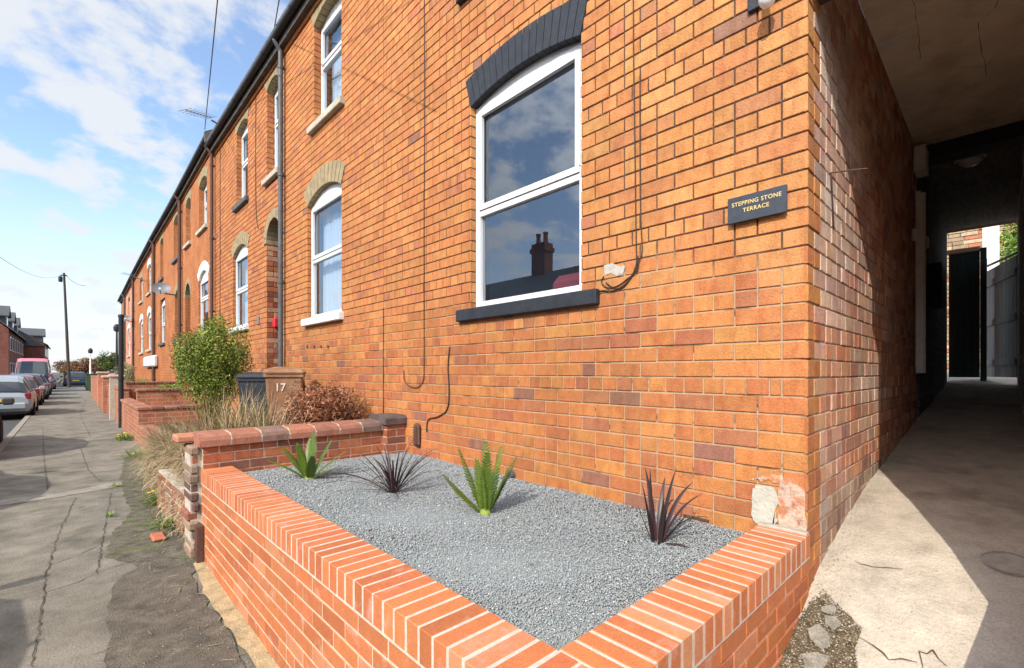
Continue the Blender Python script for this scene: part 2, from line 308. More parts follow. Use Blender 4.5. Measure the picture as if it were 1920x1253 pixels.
# ---- real laid bricks on a vertical plane: P0 + u*U, outward normal Nn
def lay(mb,P0,U,Nn,u0,u1,z0,z1,colf,ph=.0925,L0=.229,joint=.0095,blocked=(),proud=.0,dep=.016,cham=.003,heads=4,phase=0,jitter=.0015,hp=.12):
    P0=Vector(P0);U=Vector(U);Nn=Vector(Nn)
    i0=math.floor(z0/ph); i1=math.ceil(z1/ph)
    for i in range(i0,i1):
        za=max(i*ph+joint*.5,z0); zb=min((i+1)*ph-joint*.5,z1)
        if zb-za<.015: continue
        zc=(za+zb)/2; u=u0
        hd=heads and (i+phase)%heads==0
        segs=[]
        if hd:
            segs.append((u,u+L0*.5)); u+=L0*.5+(L0*.25 if i%2 else 0)
            if u-segs[0][1]>.02: segs.append((segs[0][1],u))
        elif i%2: segs.append((u,u+L0*.5)); u+=L0*.5
        while u<u1:
            w=L0*.5 if hd else L0
            if not hd and R.random()<hp: segs.append((u,u+w*.5)); u+=w*.5; w=w*.5
            segs.append((u,u+w)); u+=w
        for a,b in segs:
            a_=a+(joint*.5 if a>u0+1e-6 else 0); b_=min(b-joint*.5,u1)
            parts=[(a_,b_)]
            for bl in blocked:
                r=bl(zc)
                if r and bl(zb+.004) is None: r=None
                elif r:
                    r2=bl(zb+.004)
                    if r2[1]-r2[0]<r[1]-r[0]: r=r2
                if not r: continue
                q=[]
                for (p,s_) in parts:
                    if s_<=r[0] or p>=r[1]: q.append((p,s_)); continue
                    if p<r[0]: q.append((p,r[0]))
                    if s_>r[1]: q.append((r[1],s_))
                parts=q
            for p,s_ in parts:
                if s_-p<.018: continue
                c=colf((p+s_)/2,zc); ex=proud+R.uniform(-jitter,jitter); ch=cham; ja=R.uniform(-.0012,.0012); jb=R.uniform(-.0012,.0012)
                pts=[]
                for (uu,zz_) in ((p,za+ja),(s_,za+jb),(s_,zb+jb),(p,zb+ja)): pts.append((uu,zz_))
                cu=(p+s_)/2
                def P(uu,zz_,off): return tuple(P0+U*uu+Nn*off+Vector((0,0,zz_)))
                k=len(mb.v)
                for uu,zz_ in pts: mb.v.append(P(uu+(ch if uu<cu else -ch),zz_+(ch if zz_<zc else -ch),ex))
                for uu,zz_ in pts: mb.v.append(P(uu,zz_,ex-ch))
                for uu,zz_ in pts: mb.v.append(P(uu,zz_,ex-dep))
                mb.face((k,k+1,k+2,k+3),c)
                for j in range(4):
                    q=(j+1)%4
                    mb.face((k+j,k+4+j,k+4+q,k+q),c); mb.face((k+4+j,k+8+j,k+8+q,k+4+q),c)
def house_col(u,z):
    r=R.random()
    up=z>2.0+R.uniform(-.25,.25)
    if up:
        c=(.585,.235,.078) if r<.55 else (.615,.262,.090) if r<.78 else (.55,.208,.075) if r<.965 else (.50,.195,.09) if r<.995 else (.34,.16,.10)
    else:
        c=(.535,.20,.066) if r<.48 else (.575,.235,.072) if r<.66 else (.49,.172,.062) if r<.87 else (.43,.155,.072) if r<.985 else (.32,.145,.09)
    return jit(c,.07,.05)
def far_col(u,z):
    r=R.random(); c=(.56,.215,.075) if r<.55 else (.60,.255,.09) if r<.75 else (.50,.18,.07) if r<.97 else (.38,.15,.09)
    return jit(c,.06,.04)
def slab_with_holes(mb,x0,x1,y0,y1,z0,z1,holes):
    ys=sorted(set([y0,y1]+[h[0] for h in holes]+[h[1] for h in holes])); ys=[y for y in ys if y0<=y<=y1]
    for a,b in zip(ys,ys[1:]):
        hs=sorted([(h[2],h[3]) for h in holes if h[0]<=a+1e-6 and h[1]>=b-1e-6]); z=z0
        for p,q in hs:
            if p>z: mb.box(x0,x1,a,b,z,p)
            z=max(z,q)
        if z<z1: mb.box(x0,x1,a,b,z,z1)
class Seg:      # segmental arch over an opening
    def __init__(s,y0,y1,zs,rise):
        s.y0,s.y1,s.zs,s.rise=y0,y1,zs,rise; w=(y1-y0)/2; s.w=w; s.r=(w*w+rise*rise)/(2*rise); s.yc=(y0+y1)/2; s.zc=zs+rise-s.r; s.a=math.asin(min(1,w/s.r))
        if rise>w*.999: s.a=math.pi/2
    def pt(s,k,off=0,n=16):
        a=-s.a+2*s.a*k/n; return (s.yc+(s.r+off)*math.sin(a), s.zc+(s.r+off)*math.cos(a))
def arch_part(mb,sg,th,x0,x1,n,cols=None,gap=.05):
    for k in range(n):
        a0,a1=k+gap,k+1-gap
        p=[sg.pt(a0,0,n),sg.pt(a1,0,n),sg.pt(a1,th,n),sg.pt(a0,th,n)]
        mb.prism([(x0,y,z) for y,z in p],(x1-x0,0,0),jit(cols,.12,.04) if cols else None)
def arch_core(mb,sg,th,x0,x1,n=14):
    for k in range(n):
        p=[sg.pt(k,.003,n),sg.pt(k+1,.003,n),sg.pt(k+1,th-.003,n),sg.pt(k,th-.003,n)]
        mb.prism([(x0,y,z) for y,z in p],(x1-x0,0,0))
def window(house,y0,y1,z0,zs,rise,rec,zmid,archm,sillm,sill=(.05,.10),th=.27,nv=16,curtain=True,archcol=None,x=0,curt_off=.12,sillw=.09,label=None,double=False,bar=.055):
    sg=Seg(y0,y1,zs,rise); fx0=x+rec; fx1=fx0+.06; b=bar
    f=MB()
    f.box(fx0,fx1,y0,y0+b,z0+b,zs); f.box(fx0,fx1,y1-b,y1,z0+b,zs); f.box(fx0,fx1,y0,y1,z0,z0+b)
    f.box(fx0,fx1,y0+b,y1-b,zs-b,zs)
    top=[(fx0+.008,)+sg.pt(k) for k in range(17)]
    f.prism([(fx0+.008,y1,zs+.001),(fx0+.008,y0,zs+.001)]+top[1:-1],(.045,0,0))
    f.box(fx0,fx1,y0+b,y1-b,zmid-.035,zmid+.012); f.box(fx0-.012,fx1-.01,y0+b-.005,y1-b+.005,zmid+.018,zmid+.065)
    # opening light in the upper part stands a little proud
    xx=fx0-.012; f.box(xx,xx+.03,y0+b-.012,y0+b+.032,zmid+.065,zs-b+.01); f.box(xx,xx+.03,y1-b-.032,y1-b+.012,zmid+.065,zs-b+.01); f.box(xx,xx+.03,y0+b+.032,y1-b-.032,zs-b-.035,zs-b+.01)
    fo=f.build('window',M_white,house)
    if label: fo['label']=label
    for a,c in ((z0+b,zmid-.035),(zmid+.012,zs-b)):
        g=MB(); g.quad((fx0+.03,y0+b,a),(fx0+.03,y1-b,a),(fx0+.03,y1-b,c),(fx0+.03,y0+b,c)); g.build('pane',M_glass,fo)
    s=MB(); s.cbox(x-sill[0],fx0+.02,y0-sillw,y1+sillw,z0-sill[1],z0-.004,.008); s.build('sill',sillm,fo)
    if curtain:
        q=MB(); n_=40; xs=[fx1+curt_off+.012*math.sin(i*1.9)+.006*math.sin(i*.7) for i in range(n_+1)]
        for i in range(n_):
            ya=y0-.02+(y1-y0+.04)*i/n_; yb=y0-.02+(y1-y0+.04)*(i+1)/n_
            q.quad((xs[i],ya,z0-.05),(xs[i+1],yb,z0-.05),(xs[i+1],yb,zs+rise),(xs[i],ya,zs+rise))
        q.build('curtain',M_curt,fo,smooth=True,fixn=False)
    if archm:
        a=MB(); arch_part(a,sg,th,x-.006,x+rec+.06,nv,archcol); ao=a.build('window_arch',archm,house)
        a=MB(); arch_core(a,sg,th,x-.001,x+rec+.05); a.build('arch_mortar',M_mortar if archm is not M_blackpaint else M_blackpaint,ao)
    return sg
def block_of(y0,y1,z0,zs,sg,th):
    ro=(sg.r+th)
    def f(z):
        if z<z0: return None
        if z<=sg.pt(0,th)[1] and z<=zs+.001: 
            return (y0,y1)
        d=z-sg.zc
        if d<ro:
            h=math.sqrt(ro*ro-d*d); e=abs(sg.pt(0,th)[0]-sg.yc)
            # spring line slope: limit by the skewback
            zt=sg.pt(0,th)[1]
            if z<zt:
                k=(z-zs)/max(zt-zs,1e-6); h=min(h,(y1-y0)/2+k*(e-(y1-y0)/2))
            return (sg.yc-h,sg.yc+h)
        return None
    return f
# ---------------------------------------------------------------- terrain, pavement, drive
def interp(x,pts):
    if x<=pts[0][0]: return pts[0][1]
    for (a,b),(c,d) in zip(pts,pts[1:]):
        if x<=c: return b+(d-b)*(x-a)/(c-a)
    return pts[-1][1]
DR=[(-3.3,0.0),(-2.3,.02),(-1.6,.07),(-.9,.18),(-.35,.30),(.16,.48),(.71,.62),(1.3,.70),(1.88,.76),(4,.98),(8.1,1.33),(9.2,1.38),(30,1.6)]
def drz(x): return interp(x,DR)
g=MB(); g.quad((-3000,-3000,-.16),(3000,-3000,-.16),(3000,3000,-.16),(-3000,3000,-.16)); tag(g.build('ground',M_earth),kind='structure')
g=MB(); g.quad((-10.6,-30,-.12),(-3.62,-30,-.12),(-3.62,400,-.12),(-10.6,400,-.12)); tag(g.build('road',M_asph),kind='structure')
def grid(name,xs,ys,zf,m,kind='structure'):
    V=np.array([(x,y,zf(x,y)) for y in ys for x in xs]); nx=len(xs); Fc=np.array([(j*nx+i,j*nx+i+1,(j+1)*nx+i+1,(j+1)*nx+i) for j in range(len(ys)-1) for i in range(nx-1)])
    o=np_mesh(name,V,Fc,m,smooth=True); tag(o,kind=kind); return o
def wob(x,y,a=.006): return a*(math.sin(x*2.3+y*1.1)+math.sin(y*1.7-x*3.1)+.6*math.sin(x*7+y*5))
def pz(x,y):
    # pavement: flat, lifting gently towards the drive crossing
    w=max(0,min(1,(1.1-y)/1.3)); return wob(x,y,.004)*(1 if y<12 else .3)+w*max(0,drz(x)-0)*(1 if x>-3.3 else 0)
xs=list(np.linspace(-3.5,-1.3,16)); ys=list(np.linspace(-6,.64,24))+list(np.linspace(.66,14,60))+[18,24,32,45,60,90]
grid('pavement',xs,ys,pz,M_pave)
xs=list(np.linspace(-1.3,9.0,70)); ys=list(np.linspace(-3,.66,24))
grid('driveway',xs,ys,lambda x,y: drz(x)+wob(x*1.3,y*1.5,.006)+.012*math.exp(-((x-1.2)**2+(y-.3)**2)*3),M_drive)
def dz(x,y): return drz(x)+wob(x*1.3,y*1.5,.006)+.012*math.exp(-((x-1.2)**2+(y-.3)**2)*3) if x>-1.3 else pz(x,y)
g=MB(); g.box(-3.62,-3.501,-6,160,-.12,.012); 
o=g.build('kerb',M_kerb); tag(o,kind='structure')
g=MB(); g.box(-12.6,-10.6,-30,160,-.14,.0); tag(g.build('far_pavement',M_pave),kind='structure')
# sheets on the pavement
def sheet(name,pts,m,off=.004,zf=None,jag=.02,seg=.08):
    zf=zf or dz; P=[]
    n_=len(pts)
    for i in range(n_):
        a,b=pts[i],pts[(i+1)%n_]; d=math.dist(a,b); k=max(1,int(d/seg))
        for j in range(k):
            t=j/k; P.append((a[0]+(b[0]-a[0])*t+R.uniform(-jag,jag),a[1]+(b[1]-a[1])*t+R.uniform(-jag,jag)))
    import bmesh
    b=bmesh.new(); vs=[b.verts.new((x,y,0)) for x,y in P]; b.faces.new(vs); bmesh.ops.triangulate(b,faces=b.faces[:])
    bmesh.ops.subdivide_edges(b,edges=b.edges[:],cuts=3,use_grid_fill=True)
    for v in b.verts: v.co.z=zf(v.co.x,v.co.y)+off
    me=bpy.data.meshes.new(name); bmesh.ops.recalc_face_normals(b,faces=b.faces)
    if b.faces[:] and sum(f.normal.z for f in b.faces)<0: bmesh.ops.reverse_faces(b,faces=b.faces)
    b.to_mesh(me); b.free(); me.materials.append(m); o=bpy.data.objects.new(name,me); link(o); tag(o,kind='structure'); return o
def crack(pts,w=.006,zf=None,off=.005,name='pavement_crack',m=None):
    zf=zf or dz; P=[Vector((p[0],p[1],0)) for p in pts]; Q=[]
    for a,b in zip(P,P[1:]):
        k=max(2,int((b-a).length/.05))
        for j in range(k): Q.append(a.lerp(b,j/k)+Vector((R.uniform(-.009,.009),R.uniform(-.009,.009),0)))
    Q.append(P[-1]); g=MB(); ww=[w*R.uniform(.3,1.2) for _ in Q]; ww[0]=ww[-1]=.001
    for i in range(len(Q)-1):
        d=(Q[i+1]-Q[i]).normalized(); n_=Vector((-d.y,d.x,0))
        a,b,c,d_=Q[i]-n_*ww[i],Q[i]+n_*ww[i],Q[i+1]+n_*ww[i+1],Q[i+1]-n_*ww[i+1]
        g.quad(*[(p.x,p.y,zf(p.x,p.y)+off) for p in (a,d_,c,b)])
    return g
def cracks(name,lst,m=M_crack,w=.006,off=.006):
    A=MB()
    for l_ in lst:
        g=crack(l_,w,off=off); k=len(A.v); A.v+=g.v; A.f+=[tuple(i+k for i in f) for f in g.f]; A.c+=g.c
    tag(A.build(name,m,fixn=False),kind='structure')
sc_,cc_=math.sin(th),math.cos(th)
def gnd(px,py,z=0.0):
    t=(px-960)/F; u=(HZ-py)/F; d=(z-H)/u; return ((sc_+cc_*t)*d+CX,(cc_-sc_*t)*d)
def gdr(px,py):
    z=.3
    for _ in range(12): x,y=gnd(px,py,z); z=drz(x)
    return (x,y)
sheet('mossy_ground',[gnd(*p) for p in ((385,1058),(345,960),(300,900),(262,850),(232,860),(225,905),(245,960),(205,1010),(200,1045),(260,1062),(330,1050))],M_moss,.004)
sheet('tarmac_patch',[gnd(*p) for p in ((388,1062),(335,1052),(280,1052),(222,1090),(203,1140),(208,1180),(196,1253),(170,1400),(560,1400),(470,1253),(430,1190),(380,1120),(352,1075))],M_tarm,.008)
sheet('sandy_strip',[gnd(*p) for p in ((388,1046),(362,1062),(385,1120),(440,1195),(480,1253),(560,1400),(700,1400),(545,1253))],M_sand,.013,jag=.012)
sheet('slab_joint_strip',[gnd(*p) for p in ((0,938),(110,925),(228,903),(226,912),(110,934),(0,948))],M_kerb,.004,jag=.008)
cracks('pavement_cracks',[[gnd(*p) for p in q] for q in (((60,1253),(75,1160),(88,1070),(110,1000),(142,935)),((180,1080),(195,1000),(208,925)),((80,1112),(150,1090),(190,1072),(262,1050)),((86,1062),(150,1040),(190,1020)),
   ((150,840),(165,880),(190,905)),((80,800),(82,860),(90,920)),((0,1010),(60,1000),(120,985)),((170,820),(150,780),(160,750)),((0,975),(100,962),(170,948)),((90,800),(180,792),(225,790)),((100,770),(160,768),(200,768)))],w=.0038)
# the driveway in front of the passage: broken corner, stones, cracks, iron cover
sheet('dirt_patch',[gdr(*p) for p in ((1500,1160),(1520,1125),(1545,1098),(1562,1120),(1590,1150),(1612,1180),(1600,1225),(1618,1290),(1430,1330),(1445,1253))],M_dirt,.005,jag=.018)
for i,q in enumerate(([(1538,1140),(1562,1130),(1568,1148),(1556,1156),(1540,1150)],[(1545,1158),(1568,1160),(1578,1178),(1566,1192),(1548,1180)],[(1515,1188),(1536,1178),(1554,1196),(1556,1222),(1540,1228),(1518,1208)],[(1505,1235),(1530,1232),(1556,1240),(1545,1262),(1510,1262)])):
    sheet('broken_slab_piece',[gdr(*p) for p in q],M_flag,.016,jag=.004,seg=.05)
cracks('driveway_cracks',[[gdr(*p) for p in q] for q in (((1598,1048),(1625,1058),(1660,1058),(1692,1060)),((1612,1200),(1640,1220),(1668,1240),(1720,1245)),((1726,1253),(1728,1228),(1745,1220),(1775,1250)))],w=.0028)
for i,(px,py,r_) in enumerate(((1893,1166,.24),)):
    x,y=gnd(px,py,.33); t_=thing('inspection_cover','round iron inspection cover set in the shaded driveway','cover',(x,y,drz(x)+.012))
    m_=MB(); sl=.27
    for k in range(40): pass
    def ring(mb,ra,rb,h0,h1,n_=36):
        for j in range(n_):
            a,b=2*math.pi*j/n_,2*math.pi*(j+1)/n_
            pts=[(ra*math.cos(a),ra*math.sin(a)),(rb*math.cos(a),rb*math.sin(a)),(rb*math.cos(b),rb*math.sin(b)),(ra*math.cos(b),ra*math.sin(b))]
            mb.poly([(x+p,y+q,drz(x+p)+.012+h1) for p,q in pts])
    ring(m_,.0,.085,0,-.004); m_.build('cover_plate',M_cover,t_,fixn=False)
    m_=MB(); ring(m_,.092,.099,0,-.003); m_.build('cover_rim',M_cover,t_,fixn=False)
# ---------------------------------------------------------------- our house
YC=.65
h1=thing('terraced_house','near end house of the brick terrace, with charcoal window arch and covered passage','house',(0,2.7,0))
MW=dict(y0=2.03,y1=3.26,z0=2.075,zs=3.865,rise=.085,rec=.06)
UW=dict(y0=2.03,y1=3.26,z0=4.98,zs=6.5,rise=.12,rec=.10)
holes=[(2.022,3.268,2.0,3.97),(2.022,3.268,4.9,6.62)]
def facade_slab(mb,y0,y1,z0,z1,holes,x0=.007): slab_with_holes(mb,x0,.23,y0,y1,z0,z1,holes)
m_=MB(); facade_slab(m_,YC+.007,4.84,.2,6.78,holes); m_.box(.007,.23,-1.6,YC+.007,3.41,6.78); wall1=m_.build('wall',M_mortar,h1)
sg1=window(h1,MW['y0'],MW['y1'],MW['z0'],MW['zs'],MW['rise'],MW['rec'],2.925,M_blackpaint,M_blackpaint,sill=(.05,.11),th=.26,nv=17,curtain=False,sillw=.16,label='white two-light window with a dark arch and sill',archcol=None,bar=.06)
sg1b=window(h1,UW['y0'],UW['y1'],UW['z0'],UW['zs'],UW['rise'],UW['rec'],5.9,M_blackpaint,M_blackpaint,sill=(.05,.13),th=.24,nv=16,sillw=.16)
bl=[block_of(2.03,3.26,2.06,3.865,sg1,.26),block_of(2.03,3.26,4.86,6.5,sg1b,.24)]
def main_col(u,z):
    c=house_col(u,z); k=.35+.65*min(1,max(0,(z-2.0)/.5)); near=max(0,1-(u-YC)/3.2)   # the bricks nearest the corner are a lighter, yellower orange
    return (c[0]*(1+.10*near*k),c[1]*(1+.22*near*k),c[2]*(1+.25*near*k))
b=MB(); lay(b,(0,0,0),(0,1,0),(-1,0,0),YC,4.835,.25,6.72,main_col,blocked=bl,heads=5,hp=.16); b.build('bricks',M_brick,wall1)
b=MB()
for (w,rec) in ((MW,.06),(UW,.10)):
    lay(b,(0,w['y1']+.0005,0),(1,0,0),(0,-1,0),0.004,rec,w['z0'],w['zs']+.02,main_col,heads=0,hp=0,dep=.007); lay(b,(0,w['y0']-.0005,0),(1,0,0),(0,1,0),0.004,rec,w['z0'],w['zs']+.02,main_col,heads=0,hp=0,dep=.007)
b.build('reveal_bricks',M_brick,wall1)
# side wall of the passage, washed with old lime
def side_col(u,z):
    if u<.2: return main_col(.7,z)
    wv=.5+.5*math.sin(z*6.3+1.6*math.sin(u*1.7+z*1.9)); w2=.5+.5*math.sin(u*4.1+z*2.7+1.1*math.sin(z*5))
    a=(.10+.62*math.exp(-((u-.65)/.7)**2)*(.4+.6*wv)) if z>1.75 else .06+.40*math.exp(-((u-1.6)/.55)**2)*wv
    a+=.22*wv*w2 if u>1.1 and z>1.3 else 0
    a=max(0,min(.95,a+R.uniform(-.22,.25)))
    r=R.random(); c=(.56,.24,.13) if r<.35 else (.46,.215,.14) if r<.65 else (.37,.20,.15) if r<.80 else (.60,.32,.18)
    if z<.8: c=(.34,.21,.15) if r<.7 else (.26,.17,.13)
    l_=(.78,.66,.54); return jit(tuple((q*(1-a)+p*a)*1.12 for q,p in zip(c,l_)),.09,.04)
m_=MB(); m_.box(.23,8.1,YC+.007,YC+.23,.0,3.95); sw=m_.build('side_wall',M_sidemortar,h1)
b=MB(); lay(b,(0,YC,0),(1,0,0),(0,-1,0),0,4.25,.25,3.95,side_col,heads=4,phase=2,hp=.3,jitter=.003); b.build('side_bricks',M_brick,sw)
m_=MB(); m_.box(4.30,8.1,YC-.01,YC+.006,.5,3.90); m_.build('dark_brick_lining',M_darkbrick,sw)
m_=MB(); m_.box(0.0,8.1,-.40,-.16,.0,3.95); m_.build('passage_wall',M_bouncebrick,h1)  # unseen right-hand wall, made pale to bounce light into the passage
m_=MB(); m_.box(.23,4.1,-.16,YC,3.95,4.1); ce=m_.build('passage_ceiling',M_concrete,h1)
m_=MB(); m_.box(4.36,8.1,-.16,YC,3.88,4.1); m_.build('passage_ceiling',M_darkceil,h1)
m_=MB(); m_.box(4.1,4.36,-.16,YC,3.80,4.1); m_.build('ceiling_beam',M_blackpaint,h1)
# cracks and damp lines in the ceiling
def ccr(pts):
    g=MB(); P=[]
    for a,b_ in zip(pts,pts[1:]):
        for j in range(8): t_=j/8; P.append((a[0]+(b_[0]-a[0])*t_+R.uniform(-.012,.012),a[1]+(b_[1]-a[1])*t_+R.uniform(-.006,.006)))
    P.append(pts[-1])
    for a,b_ in zip(P,P[1:]):
        w=R.uniform(.0006,.0022); g.quad((a[0],a[1]-w,3.9465),(b_[0],b_[1]-w,3.9465),(b_[0],b_[1]+w,3.9465),(a[0],a[1]+w,3.9465))
    return g
A=MB()
for q in ([(1.0,.42),(1.5,.40),(2.2,.44)],[(1.3,-.02),(1.9,.03),(2.0,.12),(2.9,.09)],[(2.6,.6),(2.5,.3),(2.7,.1),(2.5,-.1)],[(.9,.1),(1.2,.12),(1.3,-.02)],[(3.3,.6),(3.2,.2),(3.4,-.1)]):
    g=ccr(q); k=len(A.v); A.v+=g.v; A.f+=[tuple(i+k for i in f) for f in g.f]; A.c+=g.c
A.build('ceiling_cracks',M_crack,ce,fixn=False)
m_=MB(); m_.cbox(1.75,1.84,.46,.63,3.935,3.949,.004); m_.build('ceiling_patch',M_metalw,ce)
# grime line where the wall meets the ceiling
# rear of the house, party side, floor slabs, roof
m_=MB(); m_.box(8.1,8.3,YC,4.84,.0,6.9); m_.box(8.1,8.3,-1.6,YC,3.88,6.9); m_.build('rear_wall',M_farbrick,h1)
def roof(house,y0,y1,ze0,ze1,over=.18,depth=8.3,pitch=.62,name='roof'):
    zr=lambda ze: ze+ (depth/2+over)*pitch
    m=MB(); xr=depth/2
    for (xa,xb,f_) in ((-over,xr,0),(xr,depth+over,1)):
        a0,a1=(ze0,ze1) if f_==0 else (zr(ze0),zr(ze1)); b0,b1=(zr(ze0),zr(ze1)) if f_==0 else (ze0,ze1)
        m.prism([(xa,y0,a0),(xb,y0,b0),(xb,y0,b0+.09),(xa,y0,a0+.09)],(0,0,0) if False else (0,y1-y0,a1-a0))
    return m.build(name,M_slate,house)
def eaves(house,y0,y1,z0,z1,wt0,wt1,prof=.10):
    "gutter, fascia and a corbelled brick band below the eaves; z = top of the gutter, wt = top of the wall"
    g=MB(); n_=8
    for a,b_,za,zb in ((y0,y1,z0,z1),):
        P0=[];P1=[]
        for j in range(n_+1):
            w=math.pi*j/n_; P0.append((-.165-.055*math.cos(w),a,za-.055*math.sin(w)-.0)); P1.append((-.165-.055*math.cos(w),b_,zb-.055*math.sin(w)))
        for j in range(n_): g.quad(P0[j],P0[j+1],P1[j+1],P1[j])
        for j in range(n_):  # inner skin
            q=lambda p: (p[0]*1.0+(-.165-p[0])*.12,p[1],p[2]+.004)
            g.quad(q(P0[j]),q(P1[j]),q(P1[j+1]),q(P0[j+1]))
    yy=a+.5
    while yy<y1-.3:
        k=(yy-y0)/(y1-y0); zc=z0+(z1-z0)*k
        for j in range(n_):
            w=math.pi*j/n_;w2=math.pi*(j+1)/n_; r_=.061
            g.quad((-.165-r_*math.cos(w),yy,zc-r_*math.sin(w)),(-.165-r_*math.cos(w2),yy,zc-r_*math.sin(w2)),(-.165-r_*math.cos(w2),yy+.05,zc-r_*math.sin(w2)),(-.165-r_*math.cos(w),yy+.05,zc-r_*math.sin(w)))
        yy+=1.9
    g.build('gutter',M_gutter,house,fixn=False)
    g=MB(); g.prism([(-.108,y0,z0-.14),(-.085,y0,z0-.14),(-.085,y0,z0+.03),(-.108,y0,z0+.03)],(0,y1-y0,z1-z0)); g.prism([(-.085,y0,z0-.13),(.0,y0,z0-.13),(.0,y0,z0-.105),(-.085,y0,z0-.105)],(0,y1-y0,z1-z0)); g.build('fascia',M_soffit,house)
    return
def band(house,y0,y1,z0,z1,m,x=-.03):
    g=MB(); g.prism([(x,y0,z0-.20),(.1,y0,z0-.20),(.1,y0,z0-.13),(x,y0,z0-.13)],(0,y1-y0,z1-z0)); return g.build('eaves_course',m,house)
roof(h1,-1.6,4.84,6.98,6.98); eaves(h1,-1.6,4.84,6.93,6.93,6.78,6.78); band(h1,-1.6,4.84,6.93,6.93,M_farbrick)
m_=MB(); m_.prism([(.0,4.80,6.7),(8.3,4.80,6.7),(8.3,4.80,6.95),(4.15,4.80,9.6),(0,4.80,6.95)],(0,.04,0)); m_.build('gable',M_farbrick,h1)
# room behind the main window
def room(house,y0,y1,z0,z1,x0=.235,x1=3.6,m=M_room):
    r_=MB(); r_.quad((x1,y0,z0),(x1,y1,z0),(x1,y1,z1),(x1,y0,z1)); r_.quad((x0,y0,z0),(x1,y0,z0),(x1,y0,z1),(x0,y0,z1)); r_.quad((x0,y1,z0),(x1,y1,z0),(x1,y1,z1),(x0,y1,z1)); r_.quad((x0,y0,z0),(x1,y0,z0),(x1,y1,z0),(x0,y1,z0)); r_.quad((x0,y0,z1),(x1,y0,z1),(x1,y1,z1),(x0,y1,z1))
    r_.build('room_lining',m,house,fixn=False)
room(h1,.95,4.7,1.2,3.98); room(h1,.95,4.7,4.2,6.7)
sf=thing('sofa','crimson sofa back standing just inside the large ground floor window','sofa',(.75,2.7,1.2))
m_=MB(); m_.cbox(.30,.52,1.70,2.62,1.2,2.31,.07); m_.build('sofa_back',M_pink,sf); m_=MB(); m_.cbox(.52,1.25,1.75,2.58,1.2,1.62,.05); m_.build('sofa_seat',M_pink,sf)
for a in (1.60,2.60): m_=MB(); m_.cbox(.40,1.25,a,a+.13,1.2,1.85,.04); m_.build('armrest',M_pink,sf)
# ---- fittings on our house
def cable(pts,r=.006,name='cable',parent=None,m=None,n_=6,smoothn=4):
    Q=[Vector(p) for p in pts]; S=[]
    for i in range(len(Q)-1):
        a,b_,c,d=Q[max(i-1,0)],Q[i],Q[i+1],Q[min(i+2,len(Q)-1)]
        for j in range(smoothn):
            t_=j/smoothn; S.append(.5*((2*b_)+(c-a)*t_+(2*a-5*b_+4*c-d)*t_*t_+(3*b_-a-3*c+d)*t_**3))
    S.append(Q[-1]); g=MB(); g.tube(S,r,n_); return g.build(name,m or M_black,parent,smooth=True)
def fac(px,py,x=0):
    t=(px-960)/F; u=(HZ-py)/F; rx,ry=sc_+cc_*t,cc_-sc_*t; d=(x-CX)/rx; return (x,ry*d,H+u*d)
FW=lambda L_,x=-.008:[fac(px,py,x) for px,py in L_]
cable(FW([(795,-120),(796,200),(795,400),(795,600),(795,690),(793,715),(782,727),(767,724),(758,712),(757,695)]),.0042,parent=h1)
cable(FW([(843,650),(840,690),(842,735),(838,768),(820,782),(803,787),(800,810)]),.0065,parent=h1)
cable(FW([(1187,-60),(1188,120),(1190,250),(1192,400),(1193,470),(1192,500),(1175,530),(1150,545),(1130,545),(1118,548)]),.004,parent=h1)
cable(FW([(1200,140),(1200,250),(1201,400),(1204,470),(1198,490),(1194,510),(1180,520),(1160,535),(1140,540),(1128,530),(1132,518)]),.004,parent=h1)
cable(FW([(1196,480),(1192,505),(1180,525),(1166,540),(1150,540),(1136,530)]),.004,parent=h1)
cable(FW([(719,578),(719,680),(719,775)],-.002),.006,name='wall_joint',parent=h1,m=M_black)
m_=MB(); x_,y_,z_=fac(1150,505,-.001)
m_.prism([fac(*p,-.004) for p in ((1132,498),(1148,493),(1160,500),(1172,498),(1168,514),(1156,518),(1146,512),(1134,516))],(.006,0,0)); m_.build('mortar_patch',mat('grey_mortar',(.40,.37,.33),.95,.2,20,.5,80),h1)
# render patch near the corner
def fpatch(pts,m,name,t_=.006,x=-.006,jag=4):
    P=[]
    for i in range(len(pts)):
        a,b_=pts[i],pts[(i+1)%len(pts)]
        for j in range(4): q=j/4; P.append((a[0]+(b_[0]-a[0])*q+R.uniform(-jag,jag),a[1]+(b_[1]-a[1])*q+R.uniform(-jag,jag)))
    g=MB(); g.prism([fac(px,py,x) for px,py in P],(t_,0,0)); return g.build(name,m,h1)
fpatch([(1408,920),(1420,908),(1454,914),(1458,972),(1448,990),(1410,978)],M_patch,'render_patch',x=-.007)
fpatch([(1408,902),(1430,890),(1458,892),(1480,895),(1512,925),(1510,1002),(1460,998),(1460,905),(1420,900)],mat('crumbled_mortar',(.46,.33,.25),.95,.3,25,.9,60,col2=(.46,.19,.10),c2sc=14,c2lo=.48,c2hi=.55),'crumbled_mortar',x=-.004)
